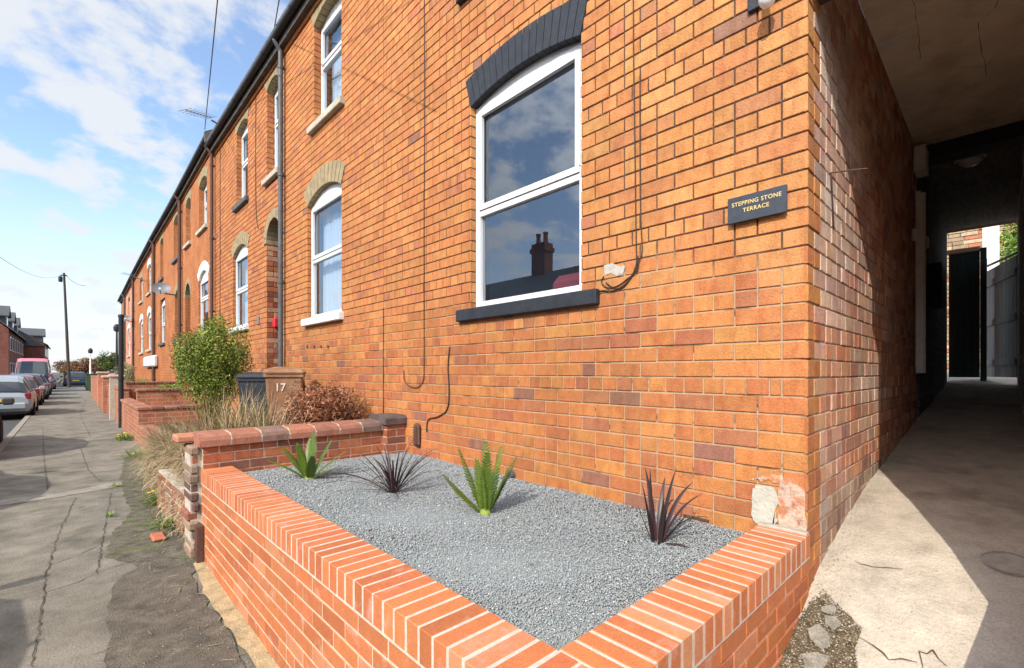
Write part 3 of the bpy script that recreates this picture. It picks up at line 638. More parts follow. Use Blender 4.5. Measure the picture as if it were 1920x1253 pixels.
# vents and drain
m_=MB(); v=fac(786,815); m_.cbox(-.05,.0,v[1]-.045,v[1]+.045,v[2]-.12,v[2]+.12,.03); 
for k in range(7): m_.box(-.056,-.049,v[1]-.035,v[1]+.035,v[2]-.09+k*.026,v[2]-.078+k*.026)
m_.build('vent_cover',M_rust,h1)
m_=MB(); v=fac(962,890); m_.lathe([(.0,-.05),(.026,-.05),(.03,-.03),(.03,.0)],(0,v[1],v[2]),14,'x'); m_.build('overflow_pipe',M_pipe,h1)
m_=MB()
for (a,c,yy) in ((1282,1330,968),(800,850,862),(990,1022,906)):
    p,q=fac(a,yy),fac(c,yy+(8 if a>1200 else 7)); m_.box(-.006,.003,q[1],p[1],(p[2]+q[2])/2-.006,(p[2]+q[2])/2+.008)
m_.build('damp_course_gap',M_crack,h1)
# ring bolts left in the side wall
cable([(.42,YC+.01,2.60),(.44,YC-.10,2.59),(.46,YC-.16,2.585)],.004,name='iron_spike',parent=h1,m=M_rust)
cable([(.42,YC-.006,2.60),(.44,YC-.008,2.45),(.47,YC-.008,2.30)],.004,name='cable',parent=h1)
# plaque
p0,p1=fac(1369,378),fac(1479,402)
yL,yR=p0[1],p1[1]; zT=fac(1369,377)[2]; zB=fac(1369,424)[2]
pl=thing('name_plaque','dark slate name plaque with gold lettering on the brick near the corner','sign',(-.03,(yL+yR)/2,zB))
m_=MB(); m_.cbox(-.034,-.018,yR,yL,zB,zT,.002); m_.build('plate',M_plaque,pl)
m_=MB()
for yy in (yR+.03,yL-.03): m_.box(-.018,.0,yy-.012,yy+.012,(zB+zT)/2-.012,(zB+zT)/2+.012)
m_.build('standoff',M_plaque,pl)
def text(s,size,loc,rot,m,parent,name='lettering',ext=.0008,sp=1.0,xs=1.0):
    c=bpy.data.curves.new(name,'FONT'); c.body=s; c.size=size; c.align_x='CENTER'; c.align_y='CENTER'; c.extrude=ext; c.space_character=sp; c.offset=size*.012
    o=bpy.data.objects.new(name,c); link(o); o.rotation_euler=rot; o.scale=(xs,1,1)
    bpy.context.view_layer.update(); dg=bpy.context.evaluated_depsgraph_get(); me=bpy.data.meshes.new_from_object(o.evaluated_get(dg)); bpy.data.objects.remove(o)
    o=bpy.data.objects.new(name,me); link(o); me.materials.clear(); me.materials.append(m)
    M=Matrix.LocRotScale(Vector(loc)-ORG[parent.name],__import__('mathutils').Euler(rot),(xs,1,1)); me.transform(M); o.parent=parent; ORG[o.name]=ORG[parent.name]; return o
RF=(math.pi/2,0,-math.pi/2)
text('STEPPING STONE',.030,(-.0352,(yL+yR)/2,zT-.042),RF,M_gold,pl,sp=1.12,xs=.93)
text('TERRACE',.030,(-.0352,(yL+yR)/2,zT-.080),RF,M_gold,pl,sp=1.12,xs=.93)
# wall lamp at the top of the frame
yl=.80; zl=3.36
wl=thing('wall_lamp','dark wall lantern with a clear glass globe high on the corner of the brick house','lamp',(-.05,yl,zl))
m_=MB(); a_=fac(1404,28); b_=fac(1470,0); m_.cbox(-.022,-.001,.745,a_[1],a_[2]+.0,a_[2]+.35,.004); m_.build('back_plate',M_blackpaint,wl)
m_=MB(); m_.tube([(-.02,yl,zl+.16),(-.09,yl,zl+.16),(-.10,yl,zl+.13),(-.10,yl,zl+.03)],.02,10); m_.build('bracket',M_gutter,wl)
m_=MB(); m_.lathe([(.004,-.052),(.022,-.046),(.036,-.026),(.04,0),(.034,.022),(.02,.036),(.016,.05)],(-.10,yl,zl),16); m_.build('globe',M_glassl,wl,smooth=True)
# conduit, meter cupboard, boxes and lamp inside the passage
def on_side(name,label,cat,x0,x1,z0,z1,dep,m,b=.01):
    o=MB(); o.cbox(x0,x1,YC-dep,YC-.011,z0,z1,b); q=o.build(name,m,None,org=((x0+x1)/2,YC,z0)); return tag(q,label,cat)
m_=MB(); m_.tube([(4.02,YC-.05,1.5),(4.02,YC-.05,3.42)],.04,10); m_.box(3.96,4.10,YC-.05,YC-.012,1.5,3.44); tag(m_.build('drain_pipe',M_metalw,None,org=(4.02,YC,1.0)),'tall pale pipe running up the passage wall under the white box','pipe')
on_side('junction_box','white electrical box high on the passage wall above the pale pipe','box',3.78,4.05,3.60,3.86,.11,M_metalw)
on_side('cable_box','small pale switch box beside the passage pipe','switch box',3.66,3.74,2.86,2.98,.05,M_metalw)
on_side('meter_box','dark meter cupboard on the black painted passage bricks','meter box',5.1,5.75,2.35,2.85,.14,M_blackpaint)
on_side('light_switch','tiny white switch above the dark meter cupboard','switch',4.75,4.83,2.98,3.12,.05,M_metalw)
lp=thing('bulkhead_lamp','round glass bulkhead lamp on the passage ceiling behind the beam','lamp',(4.58,.24,3.88))
m_=MB(); m_.lathe([(.13,0),(.13,-.03),(.11,-.04)],(4.58,.24,3.88),20); m_.build('lamp_base',M_metalw,lp)
m_=MB(); m_.lathe([(.108,-.04),(.10,-.07),(.06,-.10),(.01,-.108)],(4.58,.24,3.88),20); m_.build('lamp_shade',M_glassl,lp,smooth=True)
# gates at the far end of the passage and the yard beyond
gt=thing('yard_gate','dark green boarded gate closing the left of the passage end','gate',(8.65,.45,1.4))
m_=MB()
for k in range(4): m_.cbox(8.64,8.665,.262+k*.0975,.262+(k+1)*.0975-.004,1.42,3.58,.003)
m_.box(8.652,8.662,.262,.65,1.42,3.58); m_.build('boards',M_gateg,gt); m_=MB(); m_.box(8.665,8.70,.262,.65,1.6,1.7); m_.box(8.665,8.70,.262,.65,3.3,3.4); m_.build('rails',M_gateg,gt); m_=MB(); m_.cbox(8.62,8.72,.18,.258,1.36,3.62,.004); m_.build('gate_post',M_gateg,gt); m_=MB(); m_.box(8.60,8.75,.258,.75,3.585,3.64); m_.build('gate_top',mat('pale_batten',(.5,.45,.35),.8),gt)
A0=Vector((9.05,.185,0)); A1=Vector((7.72,-.150,0)); d=(A1-A0); Lg=d.length; d.normalize(); nrm=Vector((-d.y,d.x,0))
if nrm.x>0: nrm=-nrm
gl=thing('wooden_gate','weathered grey plank gate standing open at the right of the passage end','gate',(8.4,0,1.38))
m_=MB(); nb=9
for k in range(nb):
    a=A0+d*(Lg*k/nb+.004); b_=A0+d*(Lg*(k+1)/nb-.004); q=nrm*-.022
    m_.prism([(a.x,a.y,1.43),(b_.x,b_.y,1.43),(b_.x,b_.y,3.27),(a.x,a.y,3.27)],tuple(q))
m_.build('planks',M_wood,gl); m_=MB()
for zc in (1.62,2.30,2.98):
    a,b_=A0,A1; m_.prism([(a.x,a.y,zc),(b_.x,b_.y,zc),(b_.x,b_.y,zc+.10),(a.x,a.y,zc+.10)],tuple(nrm*.022))
m_.build('rails',M_wood,gl); m_=MB(); q=A0-d*.06; m_.box(q.x-.04,q.x+.04,q.y-.02,q.y+.035,1.35,3.5); m_.build('gate_post',M_wood,gl)
m_=MB(); a=A0+Vector((0,0,3.36)); b_=A1+Vector((0,0,3.30)); m_.tube([a,b_],.02,8); m_.build('gate_brace',M_wood,gl)
grid('yard',list(np.linspace(9.0,22,14)),list(np.linspace(-4,8,13)),lambda x,y:1.38+.02*(x-9)+(0 if x<14 else .0),M_drive)
yw=thing('stone_wall','sunlit pale stone and brick wall beyond the passage gates','wall',(18.5,0,1.5))
m_=MB()
for i in range(44):
    z_=1.5+ i*.13; yy=-3+R.uniform(-.2,0)
    while yy<7: w=R.uniform(.2,.5); m_.cbox(18.5+R.uniform(-.02,.02),18.9,yy,yy+w-.012,z_,z_+.12,.015,jit(R.choice([(.52,.40,.24),(.60,.48,.30),(.42,.30,.2),(.48,.2,.12)]),.15)); yy+=w
m_.build('stones',M_brick,yw); m_=MB(); m_.box(18.55,18.85,-3,7,1.4,7.2); m_.build('core',M_cream,yw)
m_=MB(); m_.box(15.0,15.25,.05,.36,1.4,7.5); tag(m_.build('white_post',M_whiteold,None,org=(15.1,.2,1.4)),'white painted post in the sunlit yard behind the gates','post')
# ---------------------------------------------------------------- neighbours with laid bricks
def downpipe(house,y,z0,z1,m=M_pipe,r=.038,x=-.075,off=-.165):
    g=MB(); g.tube([(off,y,z1+.06),(off,y,z1-.02),(x,y,z1-.16),(x,y,z1-.3),(x,y,z0)],r,12); 
    zc=z0+.6
    while zc<z1-.4: g.lathe([(r+.003,0),(r+.009,.005),(r+.009,.06),(r+.003,.065)],(x,y,zc),12); g.box(x,.0,y-.02,y+.02,zc+.015,zc+.045); zc+=1.75
    return g.build('downpipe',m,house,smooth=False)
h2=thing('terraced_house','second brick house of the terrace, nearest side of the tall grey downpipe','house',(0,6.5,0))
w2=[(5.96,7.16,2.30,3.97,.16,.06,3.16),(5.96,6.90,5.07,6.53,.12,.105,5.95)]
hl=[(a-.008,b_+.008,c-.05,d_+e+.01) for a,b_,c,d_,e,_,_ in w2]
m_=MB(); facade_slab(m_,4.84,8.12,.3,6.78,hl); wall2=m_.build('wall',M_mortar,h2)
s2=[window(h2,*w2[0][:5],w2[0][5],w2[0][6],M_stone,M_white,sill=(.07,.11),th=.27,nv=11,archcol=None,sillw=.07),window(h2,*w2[1][:5],w2[1][5],w2[1][6],M_stone,M_sillstone,sill=(.07,.10),th=.25,nv=9,sillw=.10)]
bl=[block_of(w2[i][0],w2[i][1],w2[i][2]-.1,w2[i][3],s2[i],.26) for i in (0,1)]
b=MB(); lay(b,(0,0,0),(0,1,0),(-1,0,0),4.845,8.12,.35,6.72,house_col,blocked=bl,heads=5,hp=.12)
for w in w2: lay(b,(0,w[1]+.0005,0),(1,0,0),(0,-1,0),0.004,w[5],w[2],w[3]+.02,far_col,heads=0,hp=0,dep=.007)
b.build('bricks',M_brick,wall2)
room(h2,4.95,8.0,1.2,4.1); room(h2,4.95,8.0,4.2,6.7); roof(h2,4.84,8.12,6.98,6.98); eaves(h2,4.84,8.12,6.93,6.93,6.78,6.78); band(h2,4.84,8.12,6.93,6.93,M_farbrick); downpipe(h2,8.12,.6,6.9)
m_=MB()
for k in range(4): v=fac(576+k*13,650,-.004); m_.lathe([(0,-.012),(.02,-.012),(.02,.0)],(0,v[1],v[2]),8,'x')
m_.build('wall_plugs',M_rust,h2)
h3=thing('terraced_house','third brick house of the terrace, with a stone arched doorway beside the grey downpipe','house',(0,10.6,0))
dr=(8.36,9.12,1.3,3.82,.37)
w3=[(10.33,11.47,2.45,3.97,.18,.06,3.22),(10.33,11.17,4.99,6.53,.12,.10,5.85),(8.45,9.10,4.95,6.53,.11,.13,5.95)]
hl=[(a-.008,b_+.008,c-.05,d_+e+.01) for a,b_,c,d_,e,_,_ in w3]+[(dr[0]-.008,dr[1]+.008,.0,dr[3]+dr[4]+.01)]
m_=MB(); facade_slab(m_,8.12,13.2,.2,6.78,hl); wall3=m_.build('wall',M_mortar,h3)
s3=[window(h3,*w[:5],w[5],w[6],M_stone,(M_sillstone if i!=1 else M_pipe) if i else M_white,sill=(.07,.10),th=.25,nv=9,sillw=.09) for i,w in enumerate(w3)]
bl=[block_of(w[0],w[1],w[2]-.1,w[3],s,.25) for w,s in zip(w3,s3)]
sd=Seg(dr[0],dr[1],dr[3],dr[4]); bl.append(block_of(dr[0],dr[1],0,dr[3],sd,.16))
b=MB(); lay(b,(0,0,0),(0,1,0),(-1,0,0),8.12,13.195,.35,6.72,far_col,blocked=bl,heads=5,hp=.12)
for w in w3: lay(b,(0,w[1]+.0005,0),(1,0,0),(0,-1,0),0.004,w[5],w[2],w[3]+.02,far_col,heads=0,hp=0,dep=.007)
def porch_col(u,z): return jit(R.choice([(.40,.12,.06),(.50,.16,.07),(.30,.10,.06),(.55,.30,.18)]),.15)
lay(b,(0,dr[1]+.0005,0),(1,0,0),(0,-1,0),0.004,.95,.4,dr[3]+.02,porch_col,heads=3,hp=.2,dep=.007); b.build('bricks',M_brick,wall3)
m_=MB(); arch_part(m_,sd,.16,-.008,.22,15,(.40,.31,.16)); m_.build('door_arch',M_stone,h3); m_=MB(); arch_core(m_,sd,.16,-.002,.21); m_.build('arch_mortar',M_mortar,h3)
m_=MB(); m_.box(.23,1.0,dr[0]-.2,dr[0]-.008,.3,4.3); m_.box(.23,1.0,dr[1]+.008,dr[1]+.2,.3,4.3); m_.box(.23,1.0,dr[0]-.008,dr[1]+.008,4.2,4.3); m_.build('porch',M_mortar,h3)
m_=MB(); m_.box(.95,1.0,dr[0],dr[1],1.0,4.2); dd=m_.build('door',mat('dark_door_paint',(.04,.02,.02),.4),h3)
m_=MB(); m_.cbox(.92,.95,dr[0]+.1,dr[0]+.34,1.4,2.2,.01); m_.cbox(.92,.95,dr[1]-.34,dr[1]-.1,1.4,2.2,.01); m_.cbox(.92,.95,dr[0]+.1,dr[1]-.1,2.4,3.3,.01); m_.build('door_panel',M_oldbrick,dd)
v=(0,9.12,2.1); rb=MB(); rb.cbox(.08,.24,9.00,9.10,2.30,2.50,.03); tag(rb.build('wall_box',M_red,None,org=(.3,9.1,2.2)),'small red box fixed inside the arched doorway jamb','box')
nb_=MB(); q=fac(485,601); nb_.cbox(-.02,-.002,q[1]-.055,q[1]+.055,q[2]-.08,q[2]+.08,.01); tag(nb_.build('house_number_plate',M_dish,None,org=q),'small grey plate on the pier left of the arched doorway','sign')
room(h3,9.3,13.1,1.2,4.1); room(h3,8.2,13.1,4.2,6.7); roof(h3,8.12,13.2,6.98,6.98); eaves(h3,8.12,13.2,6.93,6.93,6.78,6.78); band(h3,8.12,13.2,6.93,6.93,M_farbrick); downpipe(h3,13.12,.6,6.9,M_rust)
cable([(-.008,9.75,6.75),(-.008,9.76,5.2),(-.008,9.72,4.5),(-.008,9.6,4.2)],.007,parent=h3); cable([(-.008,12.6,6.7),(-.008,12.6,4.0),(-.008,12.62,2.2)],.007,parent=h3)
# ---------------------------------------------------------------- the rest of the terrace
def eav(y): return interp(y,[(13.2,7.17),(17.6,6.98),(23.6,6.84),(31.6,6.52),(36.7,6.26),(39.9,6.15)])
def bhouse(y0,y1,label,wins,doors=(),m=M_farbrick,pipe_m=M_rust):
    h=thing('terraced_house',label,'house',(0,(y0+y1)/2,0)); e0,e1=eav(y0)+.0,eav(y1)
    hl=[(w[0],w[1],w[2]-.02,w[3]+w[4]) for w in wins]+[(d_[0],d_[1],.0,d_[2]+d_[3]) for d_ in doors]
    zt=min(e0,e1)-.16
    g=MB(); slab_with_holes(g,0,.23,y0,y1,0,zt,hl); g.prism([(0,y0,zt),(.23,y0,zt),(.23,y0,e0-.1),(0,y0,e0-.1)],(0,.001,0)); g.prism([(0,y0,zt),(0,y1,zt),(0,y1,e1-.1),(0,y0,e0-.1)],(.23,0,0)); g.build('wall',m,h)
    for w in wins: window(h,w[0],w[1],w[2],w[3],w[4],w[5],w[6],w[7],w[8],sill=(.07,.10),th=.24,nv=8,sillw=.08)
    for d_ in doors:
        s_=Seg(d_[0],d_[1],d_[2],d_[3]); g=MB(); arch_part(g,s_,.14,-.008,.22,11,None); g.build('door_arch',d_[4],h)
        g=MB(); g.box(.23,1.,d_[0]-.1,d_[0],.3,4.4); g.box(.23,1.,d_[1],d_[1]+.1,.3,4.4); g.box(.95,1.,d_[0],d_[1],.3,4.4); g.box(.23,1.,d_[0],d_[1],d_[2]+d_[3]+.02,4.4); g.build('porch',m,h)
    roof(h,y0,y1,e0+.05,e1+.05); eaves(h,y0,y1,e0,e1,zt,zt); band(h,y0,y1,e0,e1,m); room(h,y0+.3,y1-.3,.8,4.3); room(h,y0+.3,y1-.3,4.5,zt-.1)
    return h
WS=M_sillstone; DK=M_pipe
h4=bhouse(13.2,17.6,'fourth terrace house, its ground floor window under a white painted arch above the green shrub',[(13.9,15.1,2.45,3.97,.22,.05,3.45,M_render,WS),(14.05,15.05,5.30,6.5,.15,.13,6.0,M_stone,WS),(16.2,17.0,5.30,6.5,.15,.13,6.0,M_stone,WS)],[(16.26,17.08,3.75,.40,M_stone)])
h5=bhouse(17.6,23.58,'fifth terrace house, behind the large satellite dish',[(17.9,18.95,2.55,4.0,.18,.14,3.3,M_stone,DK),(21.1,22.3,2.6,4.1,.15,.06,3.3,None,DK),(18.1,19.2,5.22,6.5,.14,.12,5.8,M_stone,DK),(21.5,22.3,5.05,6.45,.12,.12,5.8,M_stone,DK)])
h6=bhouse(23.58,31.6,'sixth terrace house, with narrow white windows between two brown downpipes',[(25.0,26.2,2.5,3.95,.18,.05,3.2,M_render,WS),(27.9,29.2,2.45,3.9,.18,.05,3.2,M_render,WS),(25.1,26.2,4.95,6.1,.12,.08,5.6,M_render,WS),(28.1,29.2,4.90,5.95,.12,.08,5.5,M_stone,WS)])
h7=bhouse(31.6,36.7,'seventh terrace house, paler brick near the far end',[(34.1,35.5,2.45,3.9,.18,.05,3.2,M_render,WS),(34.1,35.3,4.7,5.7,.12,.08,5.3,M_stone,WS)],m=M_farbrickpink)
h8=bhouse(36.7,39.9,'last house at the far end of the terrace',[(37.6,38.7,2.4,3.8,.15,.05,3.1,M_stone,WS),(37.6,38.6,4.6,5.6,.12,.08,5.2,M_stone,WS)])
downpipe(h4,17.55,.6,6.95,M_rust,.05); downpipe(h5,23.55,.6,6.8,M_rust,.055); downpipe(h6,31.55,.6,6.5,M_rust,.055); downpipe(h7,36.65,.6,6.2,M_pipe,.055)
m_=MB(); m_.prism([(-.20,13.12,7.02),(4.3,13.12,9.75),(4.3,13.12,9.95),(-.22,13.12,7.26)],(0,.12,0)); m_.build('verge',M_soffit,h4)
m_=MB(); m_.box(-.30,.45,13.16,13.75,7.05,7.5); 
# gable ends
m_=MB(); m_.prism([(0,39.9,0),(8.3,39.9,0),(8.3,39.9,6.1),(4.15,39.9,8.7),(0,39.9,6.1)],(0,-.2,0)); m_.build('gable',M_farbrick,h8)
# chimneys along the ridge
for h,y,ze in ((h2,8.1,6.98),(h4,17.5,7.0),(h6,27.6,6.7),(h7,36.6,6.2)):
    zr=ze+2.7; g=MB(); g.cbox(3.8,4.5,y-.5,y+.5,zr-.6,zr+1.0,.02); g.cbox(3.74,4.56,y-.56,y+.56,zr+.85,zr+.97,.02); c_=g.build('chimney',M_farbrick,h)
    g=MB(); 
    for k in (-.3,0,.3): g.lathe([(.10,0),(.09,.3),(.11,.32),(.11,.36)],(4.15,y+k,zr+1.0),12)
    g.build('chimney_pots',M_oldbrick,c_)
# pier of the neighbour on the near side of the passage (just outside the frame)
h0=thing('terraced_house','orange brick house front on the near side of the covered passage','house',(0,-3,0))
m_=MB(); slab_with_holes(m_,0,.3,-6,-.068,0,6.78,[(-3.6,-2.4,1.9,3.9)]); m_.box(0,.3,-.068,.03,3.14,3.41); m_.build('wall',M_farbrick,h0); window(h0,-3.6,-2.4,2.0,3.75,.13,.08,2.9,M_stone,WS)
room(h0,-5.8,-.8,1,4.1); roof(h0,-6,-1.6,6.98,6.98); eaves(h0,-6,-1.6,6.93,6.93,6.78,6.78)
# low garden wall in front of that house: the shade at the drive's right edge
gw=thing('garden_wall','low brick garden wall on the near side of the driveway','wall',(-.9,-.27,0)); m_=MB(); m_.box(-1.8,-.01,-.36,-.11,0,.74); m_.build('wall_body',M_oldbrick,gw); m_=MB(); m_.cbox(-1.84,-.012,-.39,-.09,.74,.80,.012); m_.build('coping',M_sillstone,gw)
# ---------------------------------------------------------------- satellite dishes, aerials, meter box
def dish(px,py,x,rad,label,wallx=0):
    t=(px-960)/F;u=(HZ-py)/F; rx,ry=sc_+cc_*t,cc_-sc_*t; d=(x-CX)/rx; c=Vector((x,ry*d,H+u*d))
    o=thing('satellite_dish',label,'satellite dish',tuple(c),'satellite dishes on the terrace')
    ax=Vector((-.25,-.85,.42)).normalized(); up=Vector((0,0,1)); a=ax.cross(up).normalized(); b_=a.cross(ax)
    g=MB(); n_=24; k0=0; rings=6
    for i in range(rings+1):
        r_=rad*i/rings if i else .001
        for j in range(n_): w=2*math.pi*j/n_; p=c+a*r_*math.cos(w)*1.05+b_*r_*math.sin(w)*.92+ax*(.28*r_*r_/rad); g.v.append(tuple(p))
    for i in range(rings):
        for j in range(n_): q=(j+1)%n_; g.face((i*n_+j,i*n_+q,(i+1)*n_+q,(i+1)*n_+j))
    g.build('reflector',M_dish,o,smooth=True,fixn=False)
    g=MB(); tip=c+ax*rad*1.05-b_*rad*.55; g.tube([c-b_*rad*.85+ax*.05,tip],.012,6); g.build('feed_arm',M_dish,o); g=MB(); g.tube([tip,tip+(c-tip).normalized()*.1],.035,8); g.build('receiver',M_metalw,o)
    g=MB(); g.tube([c-ax*.02,Vector((c.x+.06,c.y+.12,c.z-.1)),Vector((0,c.y+.15,c.z-.12))],.02,6); g.build('wall_bracket',M_pipe,o)
dish(303,543,-.42,.24,'large grey satellite dish on the terrace front above the white cabinet doors'); dish(237,598,-.35,.19,'small grey satellite dish near the far terrace end, beside the black post top')
def aerial(p,q,label,n_=9,ln=.13):
    o=thing('tv_aerial',label,'aerial',p,'aerials on the terrace roofs'); g=MB(); P0,P1=Vector(p),Vector(q); g.tube([P0,P1],.008,6); g.build('boom',M_dish,o)
    g=MB()
    for k in range(n_): c=P0.lerp(P1,k/(n_-1)); g.tube([c-Vector((.1,0,ln/2)),c+Vector((.1,0,ln/2))],.005,5)
    g.build('elements',M_dish,o); g=MB(); g.tube([P1-Vector((0,0,.05)),P1+Vector((.5,0,-.2))],.02,6); g.build('mast',M_dish,o)
aerial(fac(347,206,-1.1),fac(396,221,-.3),'thin grey television aerial pointing left above the raised roof corner')
aerial(fac(229,512,-.9),fac(250,517,-.5),'tiny television aerial above the far end of the terrace roof',7,.12)
q0,q1=fac(276,688,-.02),fac(298,665,-.02)
mb_=thing('meter_cabinet','pair of pale rounded meter cabinets low on the terrace wall behind the shrub','cabinet',(0,q1[1],1.7))
for k,(a,c) in enumerate(((22.8,24.5),(24.55,26.2))): g=MB(); g.cbox(-.16,-.0,a,c,1.72,2.18,.05); g.build('cabinet_door',mat('pale_grey_plastic',(.50,.50,.52),.6,.1,5),mb_)
# ---------------------------------------------------------------- planter
pt=thing('brick_planter','new orange brick planter with a brick-on-edge coping in front of the house','planter',(-1.0,2.5,0))
PX0,PX1=-1.815,-1.600; PY0,PY1=.645,.860; PE=4.44; ZT=.73; ZC=.613
def pcol(u,z): return jit((.58,.19,.072) if R.random()<.7 else (.51,.155,.06) if R.random()<.6 else (.62,.25,.12),.07,.04)
m_=MB(); m_.box(PX0+.003,PX1,PY0+.003,PE,-.05,ZC); m_.box(PX1,-.0,PY0+.006,PY1,-.05,ZC); m_.box(PX1,0,PE-.02,PE,.3,.66); core=m_.build('wall_body',M_cream,pt)
b=MB(); lay(b,(PX0,0,0),(0,1,0),(-1,0,0),PY0,PE,.0,ZC-.003,pcol,ph=.0765,L0=.225,joint=.011,heads=0,hp=.03,jitter=.0008,cham=.002)
lay(b,(0,PY0,0),(1,0,0),(0,-1,0),PX0,-.003,.0,ZC-.003,pcol,ph=.0765,L0=.225,joint=.011,heads=0,hp=.06,jitter=.0015,cham=.002); b.build('bricks',M_newbrick,core)
b=MB(); p_=.0750
y=PY0-.004; i=0
def cop(b,x0,x1,y0,y1):
    dz_=R.uniform(-.0010,.0010); ex_=R.uniform(-.0012,.0012); b.cbox(x0+ex_,x1+ex_,y0+R.uniform(-.0012,.0012),y1+R.uniform(-.0012,.0012),ZC+.008,ZT+dz_,.0025,tuple(q*1.08 for q in pcol(0,0)))
n_=int((PE-PY1)/p_); 
for k in range(n_+1): cop(b,PX0-.006,PX1,PY1+k*(PE-PY1)/(n_+1)+.0062,PY1+(k+1)*(PE-PY1)/(n_+1)-.0062)
nx=int((-.004-PX1)/p_)
for k in range(nx+1): cop(b,PX1+k*(-.004-PX1)/(nx+1)+.0062,PX1+(k+1)*(-.004-PX1)/(nx+1)-.0062,PY0-.006,PY1)
for k in range(3): # the corner block
    cop(b,PX0-.006+k*.0737,PX0-.006+k*.0737+.064,PY0-.006,PY1-.003) if False else cop(b,PX0-.006,PX1,PY0-.006+k*.0737,PY0-.006+k*.0737+.064)
b.build('coping',M_newbrick,pt); m_=MB(); m_.box(PX0-.0045,PX1-.0015,PY0-.0045,PE,ZC-.001,ZT-.0016); m_.box(PX1-.0015,-.004,PY0-.0045,PY1-.0015,ZC-.001,ZT-.0016); m_.build('coping_mortar',mat('white_mortar',(.54,.455,.375),.95,.14,22,.3,200),pt)
# the coping end against the corner is bedded on old brickwork
m_=MB(); m_.cbox(-.05,-.003,PY0-.002,PY0+.22,ZT-.01,ZT+.012,.006); m_.build('mortar_bed',mat('grey_bed_mortar',(.35,.31,.25),.95,.2,20),pt)
m_=MB(); m_.box(-1.865,-1.82,PE-.11,PE-.02,-.02,.30); m_.build('end_strip',M_rust,pt)
# gravel
GZ=.668
x0,x1,y0,y1=PX1+.002,-.008,PY1+.002,PE-.022
gr=MB(); gr.box(x0,x1,y0,y1,.3,GZ-.010); 
NG=100000; cx=NR.uniform(x0,x1,NG); cy=y0+(y1-y0)*NR.uniform(0,1,NG)**1.25
sz=NR.uniform(.0026,.0056,NG)*np.clip(1+(cy-1.0)*.10,1,1.35); cz=GZ-.006+NR.uniform(-.004,.006,NG)+.006*np.sin(cx*5+cy*3)*np.cos(cy*4)
base=np.array([(1,0,0),(-1,0,0),(0,1,0),(0,-1,0),(0,0,1),(0,0,-1)],float)
ang=NR.uniform(0,6.28,(NG,3)); 
def rotm(a):
    c,s=np.cos(a),np.sin(a); Z=np.zeros(len(a)); O=np.ones(len(a)); c0,s0,c1,s1,c2,s2=c[:,0],s[:,0],c[:,1],s[:,1],c[:,2],s[:,2]
    Rx=np.stack([O,Z,Z,Z,c0,-s0,Z,s0,c0],1).reshape(-1,3,3); Ry=np.stack([c1,Z,s1,Z,O,Z,-s1,Z,c1],1).reshape(-1,3,3); Rz=np.stack([c2,-s2,Z,s2,c2,Z,Z,Z,O],1).reshape(-1,3,3); return Rz@Ry@Rx
Vs=base[None]*NR.uniform(.55,1.25,(NG,6,1))*sz[:,None,None]; Vs=np.einsum('nij,nkj->nki',rotm(ang),Vs); Vs[:,:,2]*=.8
Vs+=np.stack([cx,cy,cz],1)[:,None,:]
tri=np.array([(0,2,4),(2,1,4),(1,3,4),(3,0,4),(2,0,5),(1,2,5),(3,1,5),(0,3,5)]); Fs=(np.arange(NG)[:,None,None]*6+tri[None]).reshape(-1,3)
g0=np.array([.30,.318,.318]); k=NR.uniform(.82,1.14,NG); cols=g0[None]*k[:,None]*NR.uniform(.93,1.07,(NG,3)); wsel=NR.rand(NG)<.015; cols[wsel]=(.60,.62,.62)
bb=np.array(gr.v); bf=np.array([f for f in gr.f]); off=len(Vs)*6
Vall=np.concatenate([Vs.reshape(-1,3),bb]); bt=np.concatenate([bf[:,[0,1,2]],bf[:,[0,2,3]]])+off
Fall=np.concatenate([Fs,bt]); Cc=np.concatenate([np.repeat(cols,8,0),np.tile([[.16,.18,.18]],(len(bt),1))])
tag(np_mesh('gravel',Vall,Fall,M_gravel,col=Cc,org=(-1,2.5,.6)),kind='stuff',label='blue grey stone chippings filling the brick planter',cat='gravel')
# ---------------------------------------------------------------- plants
def blade(V,Fc,C,p0,dirh,length,width,lift,droop,col,seg=8,fold=.25,tipc=None,twist=0.):
    "curved, folded leaf: lift = start angle above horizontal, droop = bend over its length"
    k=len(V); p=Vector(p0); ang=lift; h=Vector((dirh[0],dirh[1],0)).normalized(); side=Vector((-h.y,h.x,0)); st=length/seg
    for i in range(seg+1):
        t=i/seg; w=width*(math.sin(math.pi*min(1,(t*.85+.16)))**.75)*(1-.15*t) if t<1 else width*.04
        d=h*math.cos(ang)+Vector((0,0,math.sin(ang))); nn=side.cross(d); sd=(side*math.cos(twist*t)+nn*math.sin(twist*t))
        V+= [tuple(p-sd*w+nn*w*fold),tuple(p),tuple(p+sd*w+nn*w*fold)]
        p=p+d*st; ang-=droop/seg*(.4+1.2*t)
    for i in range(seg):
        a=k+i*3; Fc+=[(a,a+1,a+4,a+3),(a+1,a+2,a+5,a+4)]; c=col if not tipc else tuple(col[q]*(1-i/seg)+tipc[q]*i/seg for q in range(3)); C+=[jit(c,.06,.03)]*2
